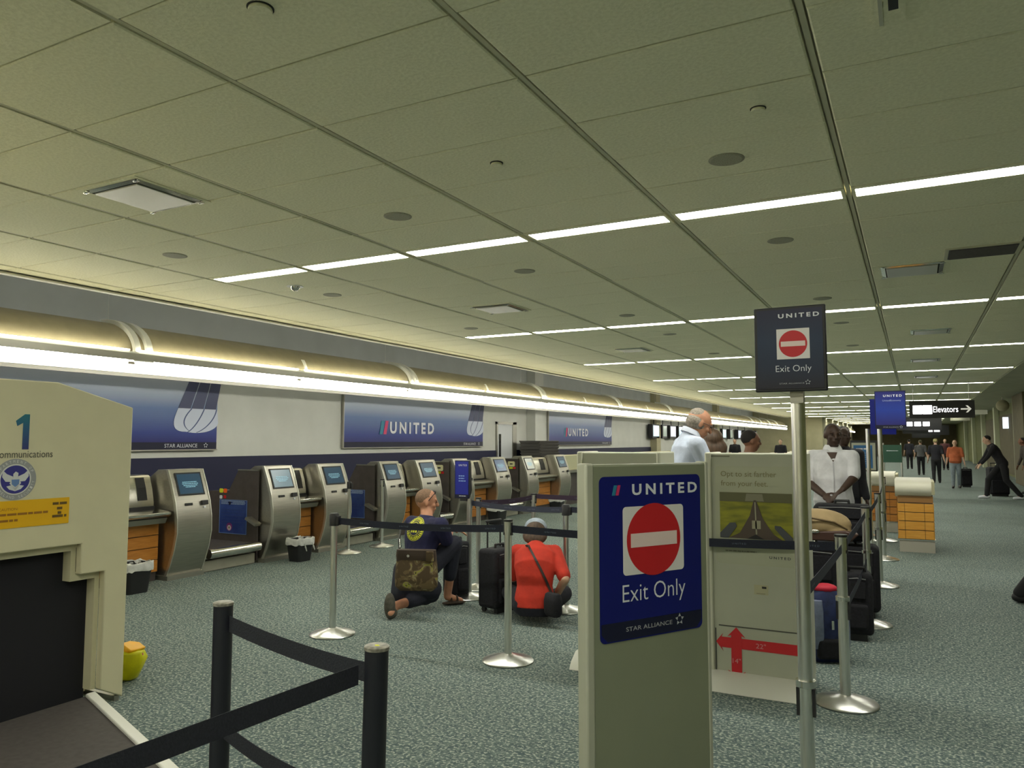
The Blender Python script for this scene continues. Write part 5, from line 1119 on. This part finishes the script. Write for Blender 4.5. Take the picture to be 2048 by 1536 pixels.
# camouflage shoulder bag
cb = thing('shoulder_bag', 'green-brown camouflage shoulder bag on the hip of the kneeling traveller', 'bag', at(833, 1140, 5.62), math.radians(20))
M_CAMO = bpy.data.materials.new('camouflage'); M_CAMO.use_nodes = True; nt = M_CAMO.node_tree; bs = nt.nodes['Principled BSDF']; bs.inputs['Roughness'].default_value = .85
tc = nt.nodes.new('ShaderNodeTexCoord'); ns = nt.nodes.new('ShaderNodeTexNoise'); ns.inputs['Scale'].default_value = 11; ns.inputs['Distortion'].default_value = 1.2; cr = nt.nodes.new('ShaderNodeValToRGB'); cr.color_ramp.interpolation = 'CONSTANT'
e = cr.color_ramp.elements; e[0].color = (.07, .045, .02, 1); e[1].position = .47; e[1].color = (.13, .09, .04, 1); q = e.new(.56); q.color = (.24, .20, .10, 1); q = e.new(.62); q.color = (.30, .30, .04, 1); q = e.new(.66); q.color = (.05, .035, .02, 1)
nt.links.new(tc.outputs['Object'], ns.inputs['Vector']); nt.links.new(ns.outputs['Fac'], cr.inputs[0]); nt.links.new(cr.outputs[0], bs.inputs['Base Color'])
mb = MB(); 
ring = lambda w, d, z, dx=0: [(p[0]+dx, p[1], z) for p in rrect(w, d, d*.45)]
mb.loft([ring(.30, .07, -.175), ring(.375, .13, -.14), ring(.385, .145, -.05), ring(.36, .12, .08), ring(.35, .08, .155), ring(.33, .05, .17)]).build('bag_body', M_CAMO, cb, smooth=True)
MB().loft([[(p[0], p[1]-.012, z) for p in rrect(w, .09, .04)] for w, z in ((.35, .075), (.362, .13), (.35, .178))]).build('flap_band', mat('bag_brown', (.045, .028, .018), .7), cb, 'dark brown top band', smooth=True)
MB().box(.10, .165, -.075, -.02, .085, .172).build('flap_tab', M_CAMO, cb, bevel=.005)
MB().lathe([(0, -.004), (.012, -.004), (.012, .004), (0, .004)], (0, 0, 0), 12).build('snap', M_CHROME, cb); [o for o in cb.children if o.name.startswith('snap')][0].location = (-.06, -.062, .13); [o for o in cb.children if o.name.startswith('snap')][0].rotation_euler = (PI/2, 0, 0)
# strap goes over the traveller's left shoulder
loc = V(cb.location); M_ = Matrix.Rotation(-math.radians(20), 4, 'Z')
W2 = lambda p: M_ @ (p-loc)
pts = [at(800, 1105, 5.60), at(798, 1080, 5.66), at(802, 1060, 5.78), at(810, 1042, 5.92)]
mb = MB(); mb.path([W2(p) for p in pts], .010, 8); mb.build('strap', M_BLACK, cb)
MB().path([W2(at(800, 1078, 5.64)), W2(at(801, 1095, 5.62))], .008).build('strap_clip', M_CHROME, cb)
# red traveller's cross-body bag
sb = thing('shoulder_bag', 'small black cross-body bag at the right hip of the red-shirted traveller', 'bag', at(1106, 1208, 5.88), math.radians(-20))
mb = MB(); mb.loft([ring(.13, .06, -.10), ring(.17, .10, -.07), ring(.17, .10, .03), ring(.15, .07, .08), ring(.12, .03, .09)]).build('bag_body', M_BLACKMAT, sb, smooth=True)
SBROOT = sb
# luggage behind the right bag sizer
bp = thing('backpack', 'blue and grey backpack with red top on the floor behind the sign pole', 'backpack', (-.60, 5.95, 0), math.radians(25))
mb = MB(); rg = lambda w, d, z, dx=0: [(p[0]+dx, p[1], z) for p in rrect(w, d, d*.42)]
mb.loft([rg(.22, .14, 0), rg(.28, .20, .04), rg(.29, .21, .16), rg(.27, .19, .32), rg(.22, .16, .44), rg(.12, .10, .50)]).build('pack_body', mat('pack_blue', (.012, .022, .085), .7, noise=.3, scale=20, bump=.3), bp, smooth=True)
MB().ell((0, 0, .50), (.085, .065, .035)).build('red_top', mat('pack_red', (.55, .01, .04), .6), bp, 'red top pocket', smooth=True)
for a in (-1, 1): MB().loft([[(a*.09+p[0], -.085-k*.02+p[1], z) for p in rrect(.07, .05, .02)] for k, z in ((0, .10), (1, .2), (.8, .36), (0, .43))]).build('side_pocket', mat('pack_grey', (.16, .19, .28), .6, noise=.2, scale=20), bp, smooth=True)
MB().box(-.10, .10, -.125, -.06, .03, .17).build('bottom_pocket', M_BLACKMAT, bp, bevel=.02, seg=3)
MB().box(-.008, .008, -.135, -.1, .24, .30).build('buckle', M_CHROME, bp)
suitcase(-.79, 6.72, .44, .30, .72, 'dark suitcase carrying the tan bag behind the sign pole', .1, handle=0)
tb = thing('duffel_bag', 'rounded tan bag with brown strap and steel buckle on top of a dark suitcase', 'bag', (-.72, 6.68, .80), math.radians(8))
mb = MB(); mb.ell((0, 0, .08), (.26, .14, .125), n=22).ell((.10, 0, .03), (.16, .13, .08), n=18); organic(mb, 'bag_body', mat('tan_canvas', (.36, .26, .13), .75, noise=.12, scale=8, bump=.3), tb, .01)
MB().prism([(-.27, .02), (-.27, -.035), (.24, -.04), (.30, .02), (.20, .045)], -.145, .12).build('leather_base', mat('brown_leather', (.06, .025, .018), .5), tb, bevel=.01)
MB().ell((-.02, -.145, .035), (.035, .01, .016)).build('buckle', M_CHROME, tb, smooth=True); MB().path([V((-.2, -.12, .13)), V((-.05, -.15, .14)), V((.12, -.13, .11)), V((.22, -.08, .05))], .007).build('seam_strap', mat('tan_dark', (.14, .09, .04), .7), tb)
suitcase(-.56, 7.62, .50, .32, .62, 'black suitcase on floor in front of the white-shirted person', .05, handle=0)
suitcase(-.60, 7.58, .48, .28, .32, 'black case lying on top, held by the white-shirted person', .05, handle=0, wheels=False, z=.66)
suitcase(-.44, 6.70, .22, .22, .52, 'narrow black bag beside the second right hand post', .1, handle=0)
p = on_z(1997, 992, 0); suitcase(p.x, p.y, .50, .38, .82, 'large black suitcase at far right beneath the leaning person', .2, handle=.1)
p = on_z(1932, 974, 0); suitcase(p.x, p.y, .35, .25, .62, 'dark bag carried beside the orange-shirted person', .2, handle=0)
finish_organic()
# printing on the navy t-shirt, laid onto the cloth
def project(parent, world_c, right, up, shapes, name, m, target, off=.0025):
    """shapes: list of polygons in (right, up) metres; dropped on the cloth mesh along the view normal"""
    me = target.data; bvh = BVHTree.FromPolygons([v.co for v in me.vertices], [tuple(p.vertices) for p in me.polygons])
    n = right.cross(up).normalized(); o = V(parent.location); bm = bmesh.new()
    for pts in shapes:
        k = len(pts); vs = [bm.verts.new(world_c-o+right*p[0]+up*p[1]+n*.4) for p in pts]; bm.faces.new(vs)
    bmesh.ops.triangulate(bm, faces=bm.faces); bmesh.ops.subdivide_edges(bm, edges=[e for e in bm.edges if e.calc_length() > .02], cuts=1)
    for v in bm.verts:
        h, nn, i, d = bvh.ray_cast(v.co, -n)
        v.co = (h+n*off) if h else v.co-n*.4
    mm = bpy.data.meshes.new(name); bm.to_mesh(mm); bm.free(); mm.materials.append(m)
    ob = bpy.data.objects.new(name, mm); COL.objects.link(ob); ob.parent = parent; return ob
def arcpoly(r0, r1, a0, a1, n=14):
    A = [math.radians(a0+(a1-a0)*i/n) for i in range(n+1)]
    return [(r1*math.cos(a), r1*math.sin(a)) for a in A]+[(r0*math.cos(a), r0*math.sin(a)) for a in A[::-1]]
shirt = [o for o in KROOT.children if o.name.startswith('shirt')][0]
cw = at(829, 1058, 5.85); rt = rgt(azv(0)); 
segs = []
for a0, a1 in ((15, 165), (195, 345)):
    a = a0
    while a < a1: segs.append(arcpoly(.066, .097, a, a+4, 1)); segs.append(arcpoly(random.choice((.066, .084)), .097, a+4, a+8, 1)); a += 11.5
pr = project(KROOT, cw, rt, UP, segs+[arcpoly(.101, .105, a, a+12, 2) for a in range(0, 360, 12)], 'back_print', M_YELT, shirt)
pr['label'] = 'acid yellow round back print'
segs = [[(-.035+.026*k, -.03), (-.018+.026*k, -.03), (-.018+.026*k, .02), (-.035+.026*k, .02)] for k in range(3)]+[arcpoly(.055, .059, a, a+12, 2) for a in range(0, 360, 12)]
project(KROOT, cw, rt, UP, segs, 'back_print', M_YELT, shirt)
# open neck and button placket of the white shirt
wr = [o for o in bpy.data.objects if o.get('label', '').startswith('person with dark skin in white')][0]
ws = [o for o in wr.children if o.name.startswith('shirt')][0]
cw = at(1664, 922, 8.0); rt = rgt(azv(-15))
project(wr, cw, rt, UP, [[(-.045, .085), (-.02, .03), (0, -.01), (.02, .03), (.045, .085)]], 'open_neck', SK_B, ws, .004)
project(wr, cw, rt, UP, [[(-.006, -.01-.05*k), (.006, -.01-.05*k), (.006, -.06-.05*k), (-.006, -.06-.05*k)] for k in range(6)], 'placket', mat('placket_grey', (.42, .42, .45), .8), ws, .003)
# cross body strap on the red shirt
shirt = [o for o in RROOT.children if o.name.startswith('shirt')][0]
cw = at(1076, 1140, 5.8); rt = azv(62)
P0, P1 = at(1052, 1088, 5.8)-cw, at(1108, 1202, 5.8)-cw
a = (P0.dot(rt), P0.z); b = (P1.dot(rt), P1.z); N_ = 12
st = []
for i in range(N_):
    f0_, f1_ = i/N_, (i+1)/N_; q0 = (a[0]+(b[0]-a[0])*f0_+.015*math.sin(PI*f0_), a[1]+(b[1]-a[1])*f0_); q1 = (a[0]+(b[0]-a[0])*f1_+.015*math.sin(PI*f1_), a[1]+(b[1]-a[1])*f1_)
    st.append([(q0[0]-.011, q0[1]), (q0[0]+.011, q0[1]), (q1[0]+.011, q1[1]), (q1[0]-.011, q1[1])])
so = project(RROOT, cw, rt, UP, st, 'bag_strap', mat('strap_brown', (.03, .02, .02), .6), shirt, .006)
so['label'] = 'dark cross-body strap'
finish_texts()
